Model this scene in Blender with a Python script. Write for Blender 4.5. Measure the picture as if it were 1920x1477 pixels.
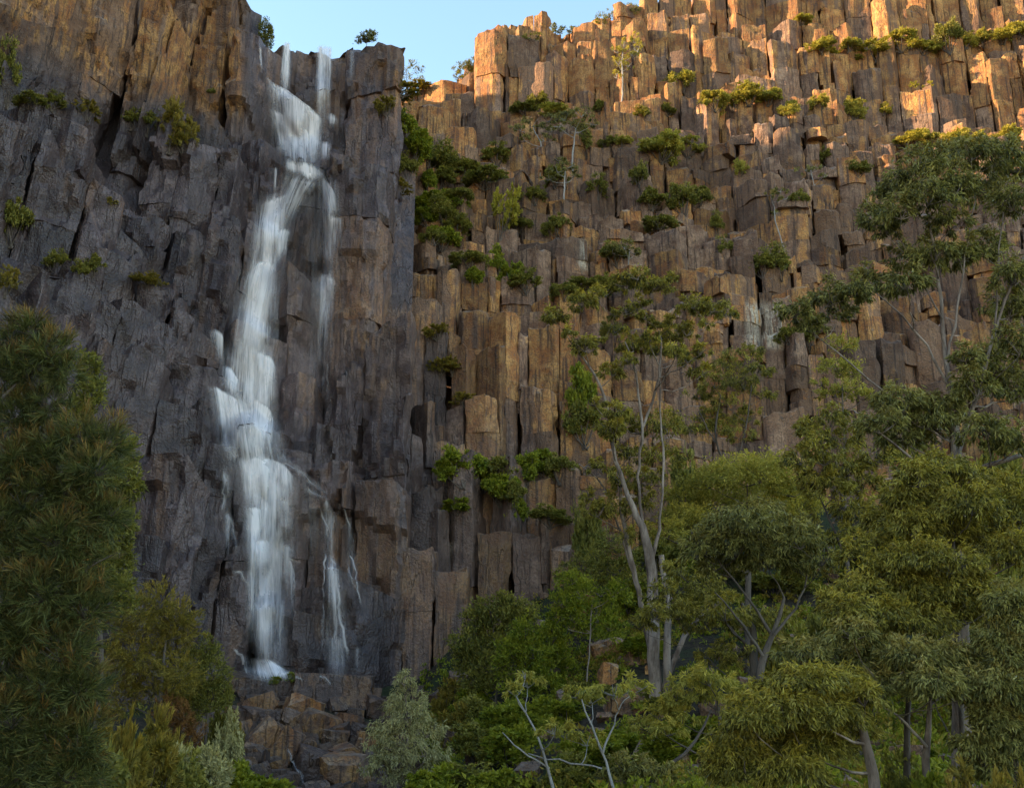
import bpy, math, random
import numpy as np
from mathutils import Vector, Matrix

for o in list(bpy.data.objects):
    bpy.data.objects.remove(o)
scene = bpy.context.scene
C = scene.collection
random.seed(7)
R = np.random.default_rng(11)

# ------------------------------------------------------------------ camera, sky, sun, exposure
F_PX, PITCH = 2050.0, math.radians(16.0)
SUN_EL, SUN_AZ = math.radians(20.0), math.radians(-94.0)   # azimuth measured from +Y towards +X
cam_d = bpy.data.cameras.new('camera')
cam_d.sensor_width = 36.0
cam_d.lens = F_PX / 1920.0 * 36.0
cam_d.clip_start, cam_d.clip_end = 0.1, 3000.0
cam = bpy.data.objects.new('camera', cam_d)
cam.location = (0, 0, 0)
cam.rotation_euler = (math.pi / 2 + PITCH, 0, 0)
C.objects.link(cam)
scene.camera = cam

world = bpy.data.worlds.new('World')
scene.world = world
world.use_nodes = True
wn = world.node_tree
bg = wn.nodes['Background']
sky = wn.nodes.new('ShaderNodeTexSky')
sky.sky_type = 'NISHITA'
sky.sun_disc = False
sky.sun_elevation = SUN_EL
sky.sun_rotation = SUN_AZ
sky.altitude = 300.0
sky.air_density = 1.0
sky.dust_density = 0.3
sky.ozone_density = 3.0
tint = wn.nodes.new('ShaderNodeMix')
tint.data_type, tint.blend_type = 'RGBA', 'MULTIPLY'
tint.inputs[0].default_value = 1.0
tint.inputs[7].default_value = (1.0, 0.89, 0.71, 1)        # white balance for open shade
wn.links.new(sky.outputs[0], tint.inputs[6])
wn.links.new(tint.outputs[2], bg.inputs[0])
bg.inputs[1].default_value = 0.15

sun_d = bpy.data.lights.new('sun', 'SUN')
sun_d.energy = 3.0
sun_d.angle = math.radians(0.6)
sun_d.color = (1.0, 0.74, 0.44)
sun = bpy.data.objects.new('sun', sun_d)
S = Vector((math.sin(SUN_AZ) * math.cos(SUN_EL), math.cos(SUN_AZ) * math.cos(SUN_EL), math.sin(SUN_EL)))
sun.rotation_euler = S.to_track_quat('Z', 'Y').to_euler()
sun.location = (-80, 20, 90)
C.objects.link(sun)

vs = scene.view_settings
vs.view_transform = 'Standard'
vs.look = 'None'
vs.exposure = 2.3
vs.gamma = 1.0
scene.cycles.use_denoising = True
scene.cycles.max_bounces = 4
scene.cycles.diffuse_bounces = 2
scene.cycles.transparent_max_bounces = 96
scene.cycles.use_adaptive_sampling = True

# ------------------------------------------------------------------ helpers
CP, SP = math.cos(PITCH), math.sin(PITCH)


def ray(px, py):
    """direction of a photograph pixel, scaled to forward distance 1"""
    u, v = px - 960.0, 738.5 - py
    d = Vector((u, F_PX * CP - v * SP, F_PX * SP + v * CP))
    return d / d.y


def at(px, py, Y):
    return ray(px, py) * Y


def hash3(ix, iy, iz, seed=0):
    h = (ix.astype(np.int64) * 374761393 + iy.astype(np.int64) * 668265263 + iz.astype(np.int64) * 2147483647 + seed * 1274126177) & 0xffffffff
    h = ((h ^ (h >> 13)) * 1274126177) & 0xffffffff
    h = (h ^ (h >> 16)) & 0xffffffff
    return h.astype(np.float64) / 4294967295.0


def vnoise(p, scale=1.0, seed=0):
    """value noise in -1..1 at points p (N,3); scale may be a 3-tuple"""
    q = p * np.asarray(scale, dtype=float)
    i = np.floor(q).astype(np.int64)
    f = q - i
    f = f * f * (3 - 2 * f)
    out = 0
    for dx in (0, 1):
        wx = f[:, 0] if dx else 1 - f[:, 0]
        for dy in (0, 1):
            wy = f[:, 1] if dy else 1 - f[:, 1]
            for dz in (0, 1):
                wz = f[:, 2] if dz else 1 - f[:, 2]
                out = out + wx * wy * wz * hash3(i[:, 0] + dx, i[:, 1] + dy, i[:, 2] + dz, seed)
    return out * 2 - 1


def fbm(p, scale=1.0, octaves=3, seed=0):
    s = np.asarray(scale, dtype=float)
    a, out, tot = 1.0, 0, 0
    for k in range(octaves):
        out = out + a * vnoise(p, s * (2 ** k), seed + k * 17)
        tot += a
        a *= 0.5
    return out / tot


def cellnoise(p, scale=1.0, seed=0):
    """nearest-feature cell value, -1..1: angular broken steps"""
    q = p * np.asarray(scale, dtype=float)
    i = np.floor(q).astype(np.int64)
    best = np.full(len(p), 1e9)
    val = np.zeros(len(p))
    for dx in (-1, 0, 1):
        for dy in (-1, 0, 1):
            for dz in (-1, 0, 1):
                c = i + np.array([dx, dy, dz])
                hx = hash3(c[:, 0], c[:, 1], c[:, 2], seed)
                hy = hash3(c[:, 0], c[:, 1], c[:, 2], seed + 5)
                hz = hash3(c[:, 0], c[:, 1], c[:, 2], seed + 9)
                d = (c[:, 0] + hx - q[:, 0]) ** 2 + (c[:, 1] + hy - q[:, 1]) ** 2 + (c[:, 2] + hz - q[:, 2]) ** 2
                m = d < best
                best[m] = d[m]
                # a tilted facet in every cell
                v = hash3(c[:, 0], c[:, 1], c[:, 2], seed + 21) * 2 - 1
                g = (hx - 0.5) * (q[:, 0] - c[:, 0] - hx) + (hz - 0.5) * 1.2 * (q[:, 2] - c[:, 2] - hz)
                val[m] = (v + g)[m]
    return val


def mesh_from(name, verts, faces, mat=None, smooth=True, sharp=None):
    me = bpy.data.meshes.new(name)
    me.from_pydata([tuple(v) for v in verts], [], faces)
    if mat:
        me.materials.append(mat)
    if smooth:
        me.polygons.foreach_set('use_smooth', np.ones(len(me.polygons), dtype=bool))
        if sharp:
            me.set_sharp_from_angle(angle=math.radians(sharp))
    me.update()
    return me


def fast_mesh(name, verts, quads, mat, smooth=False):
    """verts (N,3) float array, quads (M,4) int array"""
    me = bpy.data.meshes.new(name)
    verts = np.asarray(verts, dtype=np.float32)
    quads = np.asarray(quads, dtype=np.int32)
    k = quads.shape[1]
    me.vertices.add(len(verts))
    me.vertices.foreach_set('co', verts.ravel())
    me.loops.add(quads.size)
    me.loops.foreach_set('vertex_index', quads.ravel())
    me.polygons.add(len(quads))
    me.polygons.foreach_set('loop_start', np.arange(0, quads.size, k, dtype=np.int32))
    me.polygons.foreach_set('loop_total', np.full(len(quads), k, dtype=np.int32))
    me.polygons.foreach_set('use_smooth', np.full(len(quads), smooth, dtype=bool))
    me.materials.append(mat)
    me.update(calc_edges=True)
    return me


def attr(me, name, vals):
    a = me.attributes.new(name, 'FLOAT', 'POINT')
    a.data.foreach_set('value', np.asarray(vals, dtype=np.float32))


def link(name, me, parent=None, loc=None):
    o = bpy.data.objects.new(name, me)
    C.objects.link(o)
    if parent is not None:
        o.parent = parent
    if loc is not None:
        o.location = loc
    return o


def tag(o, label=None, cat=None, group=None, kind=None):
    if label:
        o['label'] = label
    if cat:
        o['category'] = cat
    if group:
        o['group'] = group
    if kind:
        o['kind'] = kind
    return o


ORD = ['leftmost', 'second', 'third', 'fourth', 'fifth', 'sixth', 'seventh', 'eighth', 'ninth', 'tenth', 'eleventh', 'twelfth', 'thirteenth',
       'fourteenth', 'fifteenth', 'sixteenth', 'seventeenth', 'eighteenth', 'nineteenth', 'twentieth', 'twenty-first', 'twenty-second',
       'twenty-third', 'twenty-fourth', 'twenty-fifth', 'twenty-sixth', 'twenty-seventh', 'twenty-eighth', 'twenty-ninth', 'thirtieth',
       'thirty-first', 'thirty-second', 'thirty-third', 'thirty-fourth', 'thirty-fifth', 'thirty-sixth', 'thirty-seventh', 'thirty-eighth', 'thirty-ninth', 'fortieth']


def nth(i):
    return 'leftmost' if i == 0 else ORD[i] + ' from left'


# ------------------------------------------------------------------ materials
class NT:
    def __init__(self, name):
        self.m = bpy.data.materials.new(name)
        self.m.use_nodes = True
        self.t = self.m.node_tree
        self.t.nodes.clear()
        self.out = self.n('ShaderNodeOutputMaterial')

    def n(self, kind, **kw):
        nd = self.t.nodes.new(kind)
        for k, v in kw.items():
            setattr(nd, k, v)
        return nd

    def l(self, a, b):
        self.t.links.new(a, b)

    def setv(self, sock, v):
        if hasattr(v, 'is_output') or isinstance(v, bpy.types.NodeSocket):
            self.l(v, sock)
        else:
            sock.default_value = v

    def mix(self, f, a, b, blend='MIX'):
        nd = self.n('ShaderNodeMix', data_type='RGBA', blend_type=blend)
        self.setv(nd.inputs[0], f)
        self.setv(nd.inputs[6], a if not isinstance(a, tuple) else (*a, 1))
        self.setv(nd.inputs[7], b if not isinstance(b, tuple) else (*b, 1))
        return nd.outputs[2]

    def math(self, op, a, b=0.0, c=0.0):
        nd = self.n('ShaderNodeMath', operation=op)
        self.setv(nd.inputs[0], a)
        self.setv(nd.inputs[1], b)
        self.setv(nd.inputs[2], c)
        return nd.outputs[0]

    def ramp(self, f, lo, hi, a=0.0, b=1.0):
        nd = self.n('ShaderNodeMapRange', interpolation_type='SMOOTHSTEP')
        self.setv(nd.inputs[0], f)
        nd.inputs[1].default_value, nd.inputs[2].default_value = lo, hi
        nd.inputs[3].default_value, nd.inputs[4].default_value = a, b
        return nd.outputs[0]

    def pos(self, scale=(1, 1, 1)):
        if not hasattr(self, '_g'):
            self._g = self.n('ShaderNodeNewGeometry')
        mp = self.n('ShaderNodeMapping')
        mp.inputs['Scale'].default_value = scale
        self.l(self._g.outputs['Position'], mp.inputs['Vector'])
        return mp.outputs[0]

    def noise(self, vec, scale, detail=4, rough=0.55, dist=0.0):
        nd = self.n('ShaderNodeTexNoise')
        self.l(vec, nd.inputs['Vector'])
        nd.inputs['Scale'].default_value = scale
        nd.inputs['Detail'].default_value = detail
        nd.inputs['Roughness'].default_value = rough
        nd.inputs['Distortion'].default_value = dist
        return nd.outputs['Fac']

    def voronoi(self, vec, scale, feature='F1', rnd=1.0):
        nd = self.n('ShaderNodeTexVoronoi', feature=feature)
        self.l(vec, nd.inputs['Vector'])
        nd.inputs['Scale'].default_value = scale
        nd.inputs['Randomness'].default_value = rnd
        return nd

    def at(self, name):
        nd = self.n('ShaderNodeAttribute', attribute_name=name)
        return nd.outputs['Fac']

    def bump(self, h, strength, dist, prev=None):
        nd = self.n('ShaderNodeBump')
        nd.inputs['Strength'].default_value = strength
        nd.inputs['Distance'].default_value = dist
        self.l(h, nd.inputs['Height'])
        if prev is not None:
            self.l(prev, nd.inputs['Normal'])
        return nd.outputs[0]

    def principled(self, col, rough, normal=None, spec=0.4):
        b = self.n('ShaderNodeBsdfPrincipled')
        self.setv(b.inputs['Base Color'], col if not isinstance(col, tuple) else (*col, 1))
        self.setv(b.inputs['Roughness'], rough)
        b.inputs['Specular IOR Level'].default_value = spec
        if normal is not None:
            self.l(normal, b.inputs['Normal'])
        self.l(b.outputs[0], self.out.inputs[0])
        return b


def rock_material(name='rock'):
    t = NT(name)
    p1 = t.pos((1, 1, 1))
    ps = t.pos((1, 1, 0.10))
    ps2 = t.pos((1, 1, 0.05))
    wet, stain, tone = t.at('wet'), t.at('stain'), t.at('tone')
    big = t.noise(p1, 0.16, 1)
    mid = t.noise(p1, 1.1, 5, 0.68)
    fine = t.noise(p1, 9.0, 2, 0.75)
    streak = t.noise(ps, 1.6, 2, 0.6)
    streak2 = t.noise(ps2, 4.5, 2, 0.65)
    # dry dolerite: grey-brown lichened skin with orange-brown iron stain
    dry = t.mix(t.ramp(mid, 0.32, 0.68), (0.140, 0.070, 0.043), (0.370, 0.232, 0.152))
    dry = t.mix(t.ramp(big, 0.42, 0.62, 0, 0.8), dry, (0.235, 0.128, 0.070))
    sfac = t.math('MULTIPLY', t.ramp(t.math('ADD', t.math('ADD', t.math('MULTIPLY', streak, 0.7), t.math('MULTIPLY', mid, 0.3)), t.math('MULTIPLY', stain, 0.26)), 0.51, 0.62), 0.95)
    dry = t.mix(sfac, dry, t.mix(t.ramp(mid, 0.38, 0.62), (0.36, 0.140, 0.042), (0.56, 0.290, 0.095)))
    dry = t.mix(t.ramp(streak2, 0.52, 0.68, 0, 0.8), dry, (0.060, 0.036, 0.028))
    # wet dark face, grey-violet with red-brown runs
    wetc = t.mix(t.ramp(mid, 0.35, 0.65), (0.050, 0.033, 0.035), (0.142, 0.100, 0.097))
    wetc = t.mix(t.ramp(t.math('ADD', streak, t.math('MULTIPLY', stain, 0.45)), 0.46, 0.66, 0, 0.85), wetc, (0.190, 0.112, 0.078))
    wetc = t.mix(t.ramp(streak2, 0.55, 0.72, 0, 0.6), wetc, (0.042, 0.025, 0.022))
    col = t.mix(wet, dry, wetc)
    # lichen skin on tops and speckles
    sep = t.n('ShaderNodeSeparateXYZ')
    t.l(t._g.outputs['Normal'], sep.inputs[0])
    lich = t.math('MULTIPLY', t.ramp(sep.outputs[2], 0.1, 0.75), t.ramp(mid, 0.35, 0.6))
    lich = t.math('MULTIPLY', lich, t.math('SUBTRACT', 1.0, wet))
    col = t.mix(t.math('MULTIPLY', lich, 0.55), col, (0.36, 0.29, 0.235))
    spk = t.math('MULTIPLY', t.ramp(fine, 0.63, 0.75), t.ramp(big, 0.36, 0.6, 0.15, 0.75))
    spk = t.math('MULTIPLY', spk, t.math('SUBTRACT', 1.0, t.math('MULTIPLY', wet, 0.8)))
    col = t.mix(spk, col, (0.50, 0.46, 0.42))
    white = t.at('white')
    wf = t.math('MULTIPLY', white, t.ramp(streak2, 0.36, 0.52))
    col = t.mix(wf, col, (0.60, 0.50, 0.38))
    col = t.mix(1.0, col, t.mix(tone, (0.45, 0.43, 0.43), (1.38, 1.32, 1.26)), 'MULTIPLY')
    col = t.mix(t.ramp(fine, 0.42, 0.68, 0.0, 0.55), col, (0.075, 0.050, 0.040))
    cv = t.ramp(t.math('ABSOLUTE', t.math('SUBTRACT', streak, 0.5)), 0.0, 0.016, 1.0, 0.0)
    ch = t.ramp(t.math('ABSOLUTE', t.math('SUBTRACT', mid, 0.53)), 0.0, 0.012, 1.0, 0.0)
    ck = t.math('MAXIMUM', t.math('MULTIPLY', cv, t.ramp(mid, 0.42, 0.5)), t.math('MULTIPLY', ch, t.ramp(streak, 0.54, 0.62, 0.0, 0.6)))
    col = t.mix(t.math('MULTIPLY', ck, 0.42), col, (0.035, 0.026, 0.022))
    h = t.math('ADD', mid, t.math('MULTIPLY', fine, 0.40))
    h = t.math('SUBTRACT', h, t.math('MULTIPLY', ck, 0.25))
    h = t.math('ADD', h, t.math('MULTIPLY', streak2, 0.30))
    nrm = t.bump(h, 0.9, 0.22)
    rough = t.math('SUBTRACT', 0.92, t.math('MULTIPLY', wet, t.ramp(mid, 0.3, 0.7, 0.46, 0.72)))
    t.principled(col, rough, nrm, 0.42)
    return t.m


def leaf_material(name, dark, light, tip, trans=0.35, rough=0.45, hue=0.0):
    t = NT(name)
    tint, tp = t.at('tint'), t.at('tip')
    col = t.mix(tint, dark, light)
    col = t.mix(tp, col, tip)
    b = t.n('ShaderNodeBsdfPrincipled')
    t.l(col, b.inputs['Base Color'])
    b.inputs['Roughness'].default_value = rough
    b.inputs['Specular IOR Level'].default_value = 0.22
    tr = t.n('ShaderNodeBsdfTranslucent')
    t.l(t.mix(1.0, col, (1.25, 1.3, 0.7), 'MULTIPLY'), tr.inputs[0])
    ms = t.n('ShaderNodeMixShader')
    ms.inputs[0].default_value = trans
    t.l(b.outputs[0], ms.inputs[1])
    t.l(tr.outputs[0], ms.inputs[2])
    t.l(ms.outputs[0], t.out.inputs[0])
    return t.m


def bark_material(name, c0, c1, c2, streak=0.25):
    t = NT(name)
    v = t.pos((1, 1, streak))
    n1 = t.noise(v, 3.2, 5, 0.65)
    n2 = t.noise(v, 22.0, 4, 0.7)
    col = t.mix(t.ramp(n1, 0.35, 0.62), c0, c1)
    col = t.mix(t.ramp(n2, 0.55, 0.72, 0, 0.8), col, c2)
    t.principled(col, 0.85, t.bump(t.math('ADD', n1, n2), 0.6, 0.03), 0.3)
    return t.m


def ground_material():
    t = NT('forest_floor')
    p = t.pos()
    a, b, c = t.noise(p, 0.5, 4), t.noise(p, 4.0, 6, 0.7), t.noise(p, 22.0, 4, 0.7)
    col = t.mix(t.ramp(b, 0.35, 0.65), (0.035, 0.026, 0.017), (0.085, 0.062, 0.040))
    col = t.mix(t.ramp(a, 0.45, 0.6, 0, 0.8), col, (0.040, 0.055, 0.018))
    col = t.mix(t.ramp(c, 0.6, 0.72, 0, 0.6), col, (0.20, 0.17, 0.13))
    t.principled(col, 0.95, t.bump(t.math('ADD', b, c), 0.9, 0.12), 0.2)
    return t.m


def water_material():
    t = NT('falling_water')
    uv = t.n('ShaderNodeUVMap')
    sep = t.n('ShaderNodeSeparateXYZ')
    t.l(uv.outputs[0], sep.inputs[0])
    mp = t.n('ShaderNodeMapping')
    mp.inputs['Scale'].default_value = (1.0, 0.07, 1.0)
    t.l(uv.outputs[0], mp.inputs['Vector'])
    s1 = t.noise(mp.outputs[0], 4.0, 3, 0.6, 0.15)
    s2 = t.noise(mp.outputs[0], 13.0, 4, 0.65, 0.1)
    den, edge = t.at('water_amount'), t.at('water_edge')
    st = t.math('ADD', t.math('MULTIPLY', s1, 0.55), t.math('MULTIPLY', s2, 0.45))
    st = t.ramp(st, 0.36, 0.64, 0.0, 1.0)
    a = t.math('MULTIPLY', t.math('MULTIPLY', den, edge), t.math('ADD', 0.35, t.math('MULTIPLY', st, 0.75)))
    a = t.math('ADD', a, t.math('MULTIPLY', t.math('POWER', t.math('MULTIPLY', den, edge), 3.0), 0.25))
    a = t.ramp(a, 0.02, 0.90, 0.0, 0.97)
    d = t.n('ShaderNodeBsdfDiffuse')
    d.inputs[0].default_value = (0.95, 0.855, 0.83, 1)
    tl = t.n('ShaderNodeBsdfTranslucent')
    tl.inputs[0].default_value = (0.95, 0.855, 0.83, 1)
    m1 = t.n('ShaderNodeMixShader')
    m1.inputs[0].default_value = 0.15
    t.l(d.outputs[0], m1.inputs[1])
    t.l(tl.outputs[0], m1.inputs[2])
    tr = t.n('ShaderNodeBsdfTransparent')
    m2 = t.n('ShaderNodeMixShader')
    t.l(a, m2.inputs[0])
    t.l(tr.outputs[0], m2.inputs[1])
    t.l(m1.outputs[0], m2.inputs[2])
    t.l(m2.outputs[0], t.out.inputs[0])
    return t.m


M_ROCK = rock_material()
M_GROUND = ground_material()
M_WATER = water_material()
M_GUMBARK = bark_material('pale_gum_bark', (0.36, 0.27, 0.21), (0.12, 0.080, 0.058), (0.05, 0.033, 0.025))
M_DARKBARK = bark_material('dark_bark', (0.085, 0.062, 0.048), (0.14, 0.105, 0.08), (0.045, 0.033, 0.026))
M_DEADWOOD = bark_material('bleached_wood', (0.40, 0.36, 0.32), (0.26, 0.22, 0.19), (0.13, 0.10, 0.08))
L_GUM = leaf_material('gum_leaf', (0.074, 0.066, 0.013), (0.43, 0.345, 0.062), (0.70, 0.48, 0.055), 0.30, 0.40)
L_GUMDARK = leaf_material('dark_gum_leaf', (0.062, 0.060, 0.015), (0.38, 0.325, 0.090), (0.60, 0.40, 0.10), 0.27, 0.40)
L_PALE = leaf_material('fine_pale_leaf', (0.201, 0.189, 0.033), (0.532, 0.425, 0.081), (0.850, 0.580, 0.092), 0.36, 0.55)
L_GREEN = leaf_material('bright_green_leaf', (0.103, 0.131, 0.012), (0.337, 0.328, 0.032), (0.538, 0.442, 0.044), 0.38, 0.5)
L_DARKGREEN = leaf_material('dark_green_leaf', (0.092, 0.095, 0.019), (0.298, 0.253, 0.047), (0.460, 0.352, 0.064), 0.3, 0.5)
L_OLIVE = leaf_material('olive_leaf', (0.136, 0.109, 0.020), (0.367, 0.265, 0.046), (0.580, 0.338, 0.044), 0.35, 0.55)
L_SILVER = leaf_material('silver_leaf', (0.243, 0.217, 0.097), (0.599, 0.513, 0.242), (0.657, 0.497, 0.164), 0.3, 0.55)
L_NEEDLE = leaf_material('needle_leaf', (0.036, 0.044, 0.013), (0.180, 0.175, 0.050), (0.52, 0.21, 0.05), 0.3, 0.5)
L_YELLOW = leaf_material('yellow_leaf', (0.225, 0.193, 0.021), (0.495, 0.398, 0.042), (0.600, 0.450, 0.042), 0.35, 0.55)
L_RUST = leaf_material('rusty_leaf', (0.158, 0.073, 0.023), (0.300, 0.139, 0.042), (0.375, 0.185, 0.042), 0.3, 0.6)

# ------------------------------------------------------------------ the shape of the gorge
# Contour lines read off the photograph: each is (station px), (py), forward distance in metres.
# Between the lines the rock rises; columns are stood on this surface.
PXA = [-3200, -1500, -420, -150, 0, 150, 300, 400, 450, 486, 500, 545, 600, 640, 690, 740, 790, 830]  # the far-left stations are out of view, added to carry a sun-blocking wall
YA0 = [13, 22, 28, 34, 38, 41.5, 45, 47.3, 48.4, 49.0, 49.3, 49.9, 50.2, 50.2, 50.3, 50.6, 50.8, 51]
LINES_A = [
    ([1330, 1330, 1330, 1330, 1330, 1330, 1310, 1290, 1270, 1262, 1262, 1266, 1268, 1274, 1290, 1290, 1290, 1290], [0] * 18),
    ([1040, 1040, 1040, 1000, 980, 960, 930, 905, 870, 1030, 1020, 1030, 1070, 1090, 1000, 960, 960, 960], [1.0] * 18),
    ([1030, 1030, 1030, 985, 970, 950, 920, 890, 862, 945, 930, 925, 955, 960, 985, 950, 950, 950], [1.7] * 7 + [1.8, 1.8, 1.7, 1.7, 1.8, 2.0, 1.8] + [1.4] * 4),
    ([900, 900, 900, 840, 800, 760, 720, 740, 748, 860, 858, 868, 915, 860, 780, 750, 750, 750], [2.4] * 7 + [2.5, 2.5, 2.4, 2.4, 2.4, 2.6, 2.4] + [1.9] * 4),
    ([880, 880, 880, 820, 770, 725, 690, 725, 735, 850, 850, 850, 870, 760, 700, 690, 690, 690], [3.6] * 7 + [3.6, 3.6, 3.5, 3.5, 3.4, 3.2, 2.9] + [2.2] * 4),
    ([760, 760, 760, 660, 600, 560, 600, 640, 690, 740, 735, 745, 720, 640, 560, 560, 560, 560], [4.3] * 7 + [4.2, 4.2, 4.1, 4.1, 4.0, 3.6, 3.3] + [2.6] * 4),
    ([740, 740, 740, 640, 575, 515, 530, 615, 640, 690, 670, 660, 640, 560, 500, 500, 500, 500], [5.6] * 7 + [5.3, 5.1, 4.8, 4.7, 4.6, 4.0, 3.6] + [2.9] * 4),
    ([640, 640, 640, 560, 500, 470, 480, 500, 560, 500, 490, 500, 520, 480, 420, 430, 450, 470], [6.2] * 7 + [5.9, 5.7, 5.5, 5.4, 5.3, 4.6, 4.1] + [3.3] * 4),
    ([600, 600, 600, 520, 440, 400, 410, 430, 480, 485, 478, 480, 505, 440, 370, 400, 430, 450], [7.2] * 7 + [6.7, 6.6, 6.4, 6.4, 6.2, 5.4, 4.6] + [3.7] * 4),
    ([420, 420, 420, 300, 250, 240, 270, 300, 330, 380, 375, 360, 400, 330, 325, 365, 410, 440], [8.0] * 7 + [7.6, 7.6, 7.4, 7.3, 7.0, 6.2, 5.4] + [4.2] * 4),
    ([390, 390, 390, 270, 200, 205, 240, 265, 285, 330, 320, 312, 310, 308, 310, 330, 380, 420], [9.4] * 7 + [9.2, 9.0, 8.4, 8.3, 8.2, 8.0, 7.6] + [5.6] * 4),
    ([330, 330, 330, 210, 150, 180, 215, 235, 245, 145, 145, 178, 225, 215, 270, 280, 330, 400], [10.0] * 7 + [9.9, 9.8, 9.4, 9.4, 9.4, 9.3, 9.0] + [6.6] * 4),
    ([-100, -100, -100, -120, -140, -150, -160, -140, -120, 132, 132, 168, 216, 205, 180, 170, 200, 240], [11.6] * 7 + [11.2, 11.0, 10.2, 10.2, 10.2, 10.2, 10.0] + [8.6] * 4),
    ([-420, -420, -420, -430, -420, -400, -330, -150, 60, 104, 92, 92, 98, 100, 102, 100, 152, 165], [13.5] * 7 + [13.0, 12.4, 10.6, 10.5, 10.5, 10.5, 10.3] + [9.0] * 4),
]
PXB = [740, 790, 830, 870, 915, 945, 1000, 1060, 1140, 1200, 1250, 1330, 1450, 1600, 1750, 1920, 2150, 2400]
YB0 = [51, 51.5, 52, 52.2, 52.4, 52.5, 52.6, 52.6, 52.8, 53, 53.2, 53.6, 54, 54.5, 54.5, 54, 53, 50]
LINES_B = [
    ([1270, 1265, 1215, 1180, 1160, 1150, 1125, 1090, 1050, 1030, 1010, 985, 965, 945, 925, 900, 880, 860], [0] * 18),
    ([980, 970, 955, 940, 930, 925, 955, 960, 900, 870, 860, 850, 840, 830, 815, 800, 790, 780], [1.5] * 18),
    ([960, 950, 925, 895, 890, 890, 915, 920, 880, 855, 845, 840, 830, 820, 805, 790, 780, 770], [2.9] * 18),
    ([760, 740, 700, 680, 660, 650, 650, 650, 680, 690, 700, 700, 700, 690, 680, 670, 660, 650], [3.9] * 18),
    ([700, 680, 655, 640, 620, 610, 620, 630, 650, 660, 665, 665, 665, 655, 640, 630, 620, 610], [4.7] * 18),
    ([560, 550, 540, 545, 552, 550, 565, 570, 565, 560, 560, 560, 570, 570, 560, 550, 540, 530], [6.0] * 18),
    ([500, 490, 480, 500, 520, 540, 550, 540, 520, 520, 520, 515, 520, 540, 530, 520, 510, 500], [8.0] * 18),
    ([450, 440, 440, 440, 440, 440, 440, 440, 438, 436, 434, 432, 432, 440, 450, 450, 450, 450], [9.6] * 18),
    ([400, 390, 385, 380, 385, 385, 390, 380, 380, 385, 385, 370, 350, 355, 360, 370, 375, 380], [12.0] * 18),
    ([310, 305, 310, 312, 315, 310, 315, 320, 320, 318, 312, 305, 300, 300, 310, 315, 320, 325], [14.6] * 18),
    ([230, 235, 240, 240, 240, 240, 232, 225, 220, 222, 220, 206, 205, 215, 228, 235, 245, 255], [17.4] * 18),
    ([190, 190, 200, 205, 225, 222, 212, 208, 205, 208, 205, 195, 195, 205, 215, 222, 230, 235], [19.6] * 18),
    ([165, 165, 165, 160, 125, 110, 110, 110, 105, 110, 110, 100, 98, 105, 105, 110, 115, 120], [20.6] * 18),
    ([163, 163, 161, 158, 118, 100, 100, 100, 90, 95, 95, 80, 78, 80, 82, 85, 90, 95], [22.2] * 18),
    ([160, 160, 158, 155, 85, 72, 64, 58, 22, -6, -15, -30, -70, -110, -140, -160, -170, -180], [24.0] * 18),
]


def build_field(pxs, y0, lines):
    out = []
    for pys, dys in lines:
        a, Y, Z = [], [], []
        for px, py, yb, dy in zip(pxs, pys, y0, dys):
            r = ray(px, py)
            a.append(r.x)
            Y.append(yb + dy)
            # unseen wall left of the frame, held tall so it shades the gorge
            Z.append(r.z * ((yb if px > -400 else 40.0) + dy))
        o = np.argsort(a)
        out.append((np.array(a)[o], np.array(Y)[o], np.array(Z)[o]))
    return out


FA, FB = build_field(PXA, YA0, LINES_A), build_field(PXB, YB0, LINES_B)
A_SPLIT = ray(786, 800).x
A_TOPSPLIT = ray(746, 150).x


def field(F, a, Y):
    n = len(a)
    ys = np.stack([np.interp(a, f[0], f[1]) for f in F])
    zs = np.stack([np.interp(a, f[0], f[2]) for f in F])
    H = zs[0].copy()
    for k in range(len(F) - 1):
        t = np.clip((Y - ys[k]) / np.maximum(ys[k + 1] - ys[k], 1e-3), 0, 1)
        H = np.where(Y > ys[k], zs[k] + t * (zs[k + 1] - zs[k]), H)
    return H, ys, zs


def in_a(a, Y):
    """the waterfall wall ends in a crevice on its right"""
    edge = A_SPLIT + np.clip((Y - 52.0) / 8.0, 0, 1) * (A_TOPSPLIT - A_SPLIT)
    return (a < edge) & ~((Y > 65.5) & (a > ray(600, 150).x))


def ground_z(X, Y):
    X = np.atleast_1d(np.asarray(X, dtype=float))
    Y = np.atleast_1d(np.asarray(Y, dtype=float))
    Yc = np.maximum(Y, 1.0)
    a = np.clip(X / Yc, -1.95, 0.75)
    ya, za = np.interp(a, FA[0][0], FA[0][1]), np.interp(a, FA[0][0], FA[0][2])
    yb, zb = np.interp(a, FB[0][0], FB[0][1]), np.interp(a, FB[0][0], FB[0][2])
    w = np.clip((a - A_SPLIT) / 0.08 + 0.5, 0, 1)
    yb_, zb_ = ya * (1 - w) + yb * w, za * (1 - w) + zb * w
    t = np.clip(Yc / yb_, 0, 1.25)
    p = 5.5 + (3.3 - 5.5) * np.clip((a + 0.1) / 0.2, 0, 1)
    z = -2.3 + (zb_ + 2.3) * np.minimum(t, 1.0) ** p
    z = z - 1.1 * np.exp(-((a + 0.155) / 0.07) ** 2 - ((Y - 36) / 9.0) ** 2)
    z = np.where(Y < 1.0, -2.3, z)
    pts = np.stack([X, Y, np.zeros_like(X)], 1)
    z = z + 0.22 * fbm(pts, 0.25, 3, 3) * np.clip(Y / 6, 0, 1)
    return z


def gz(x, y):
    return float(ground_z([x], [y])[0])


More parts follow.
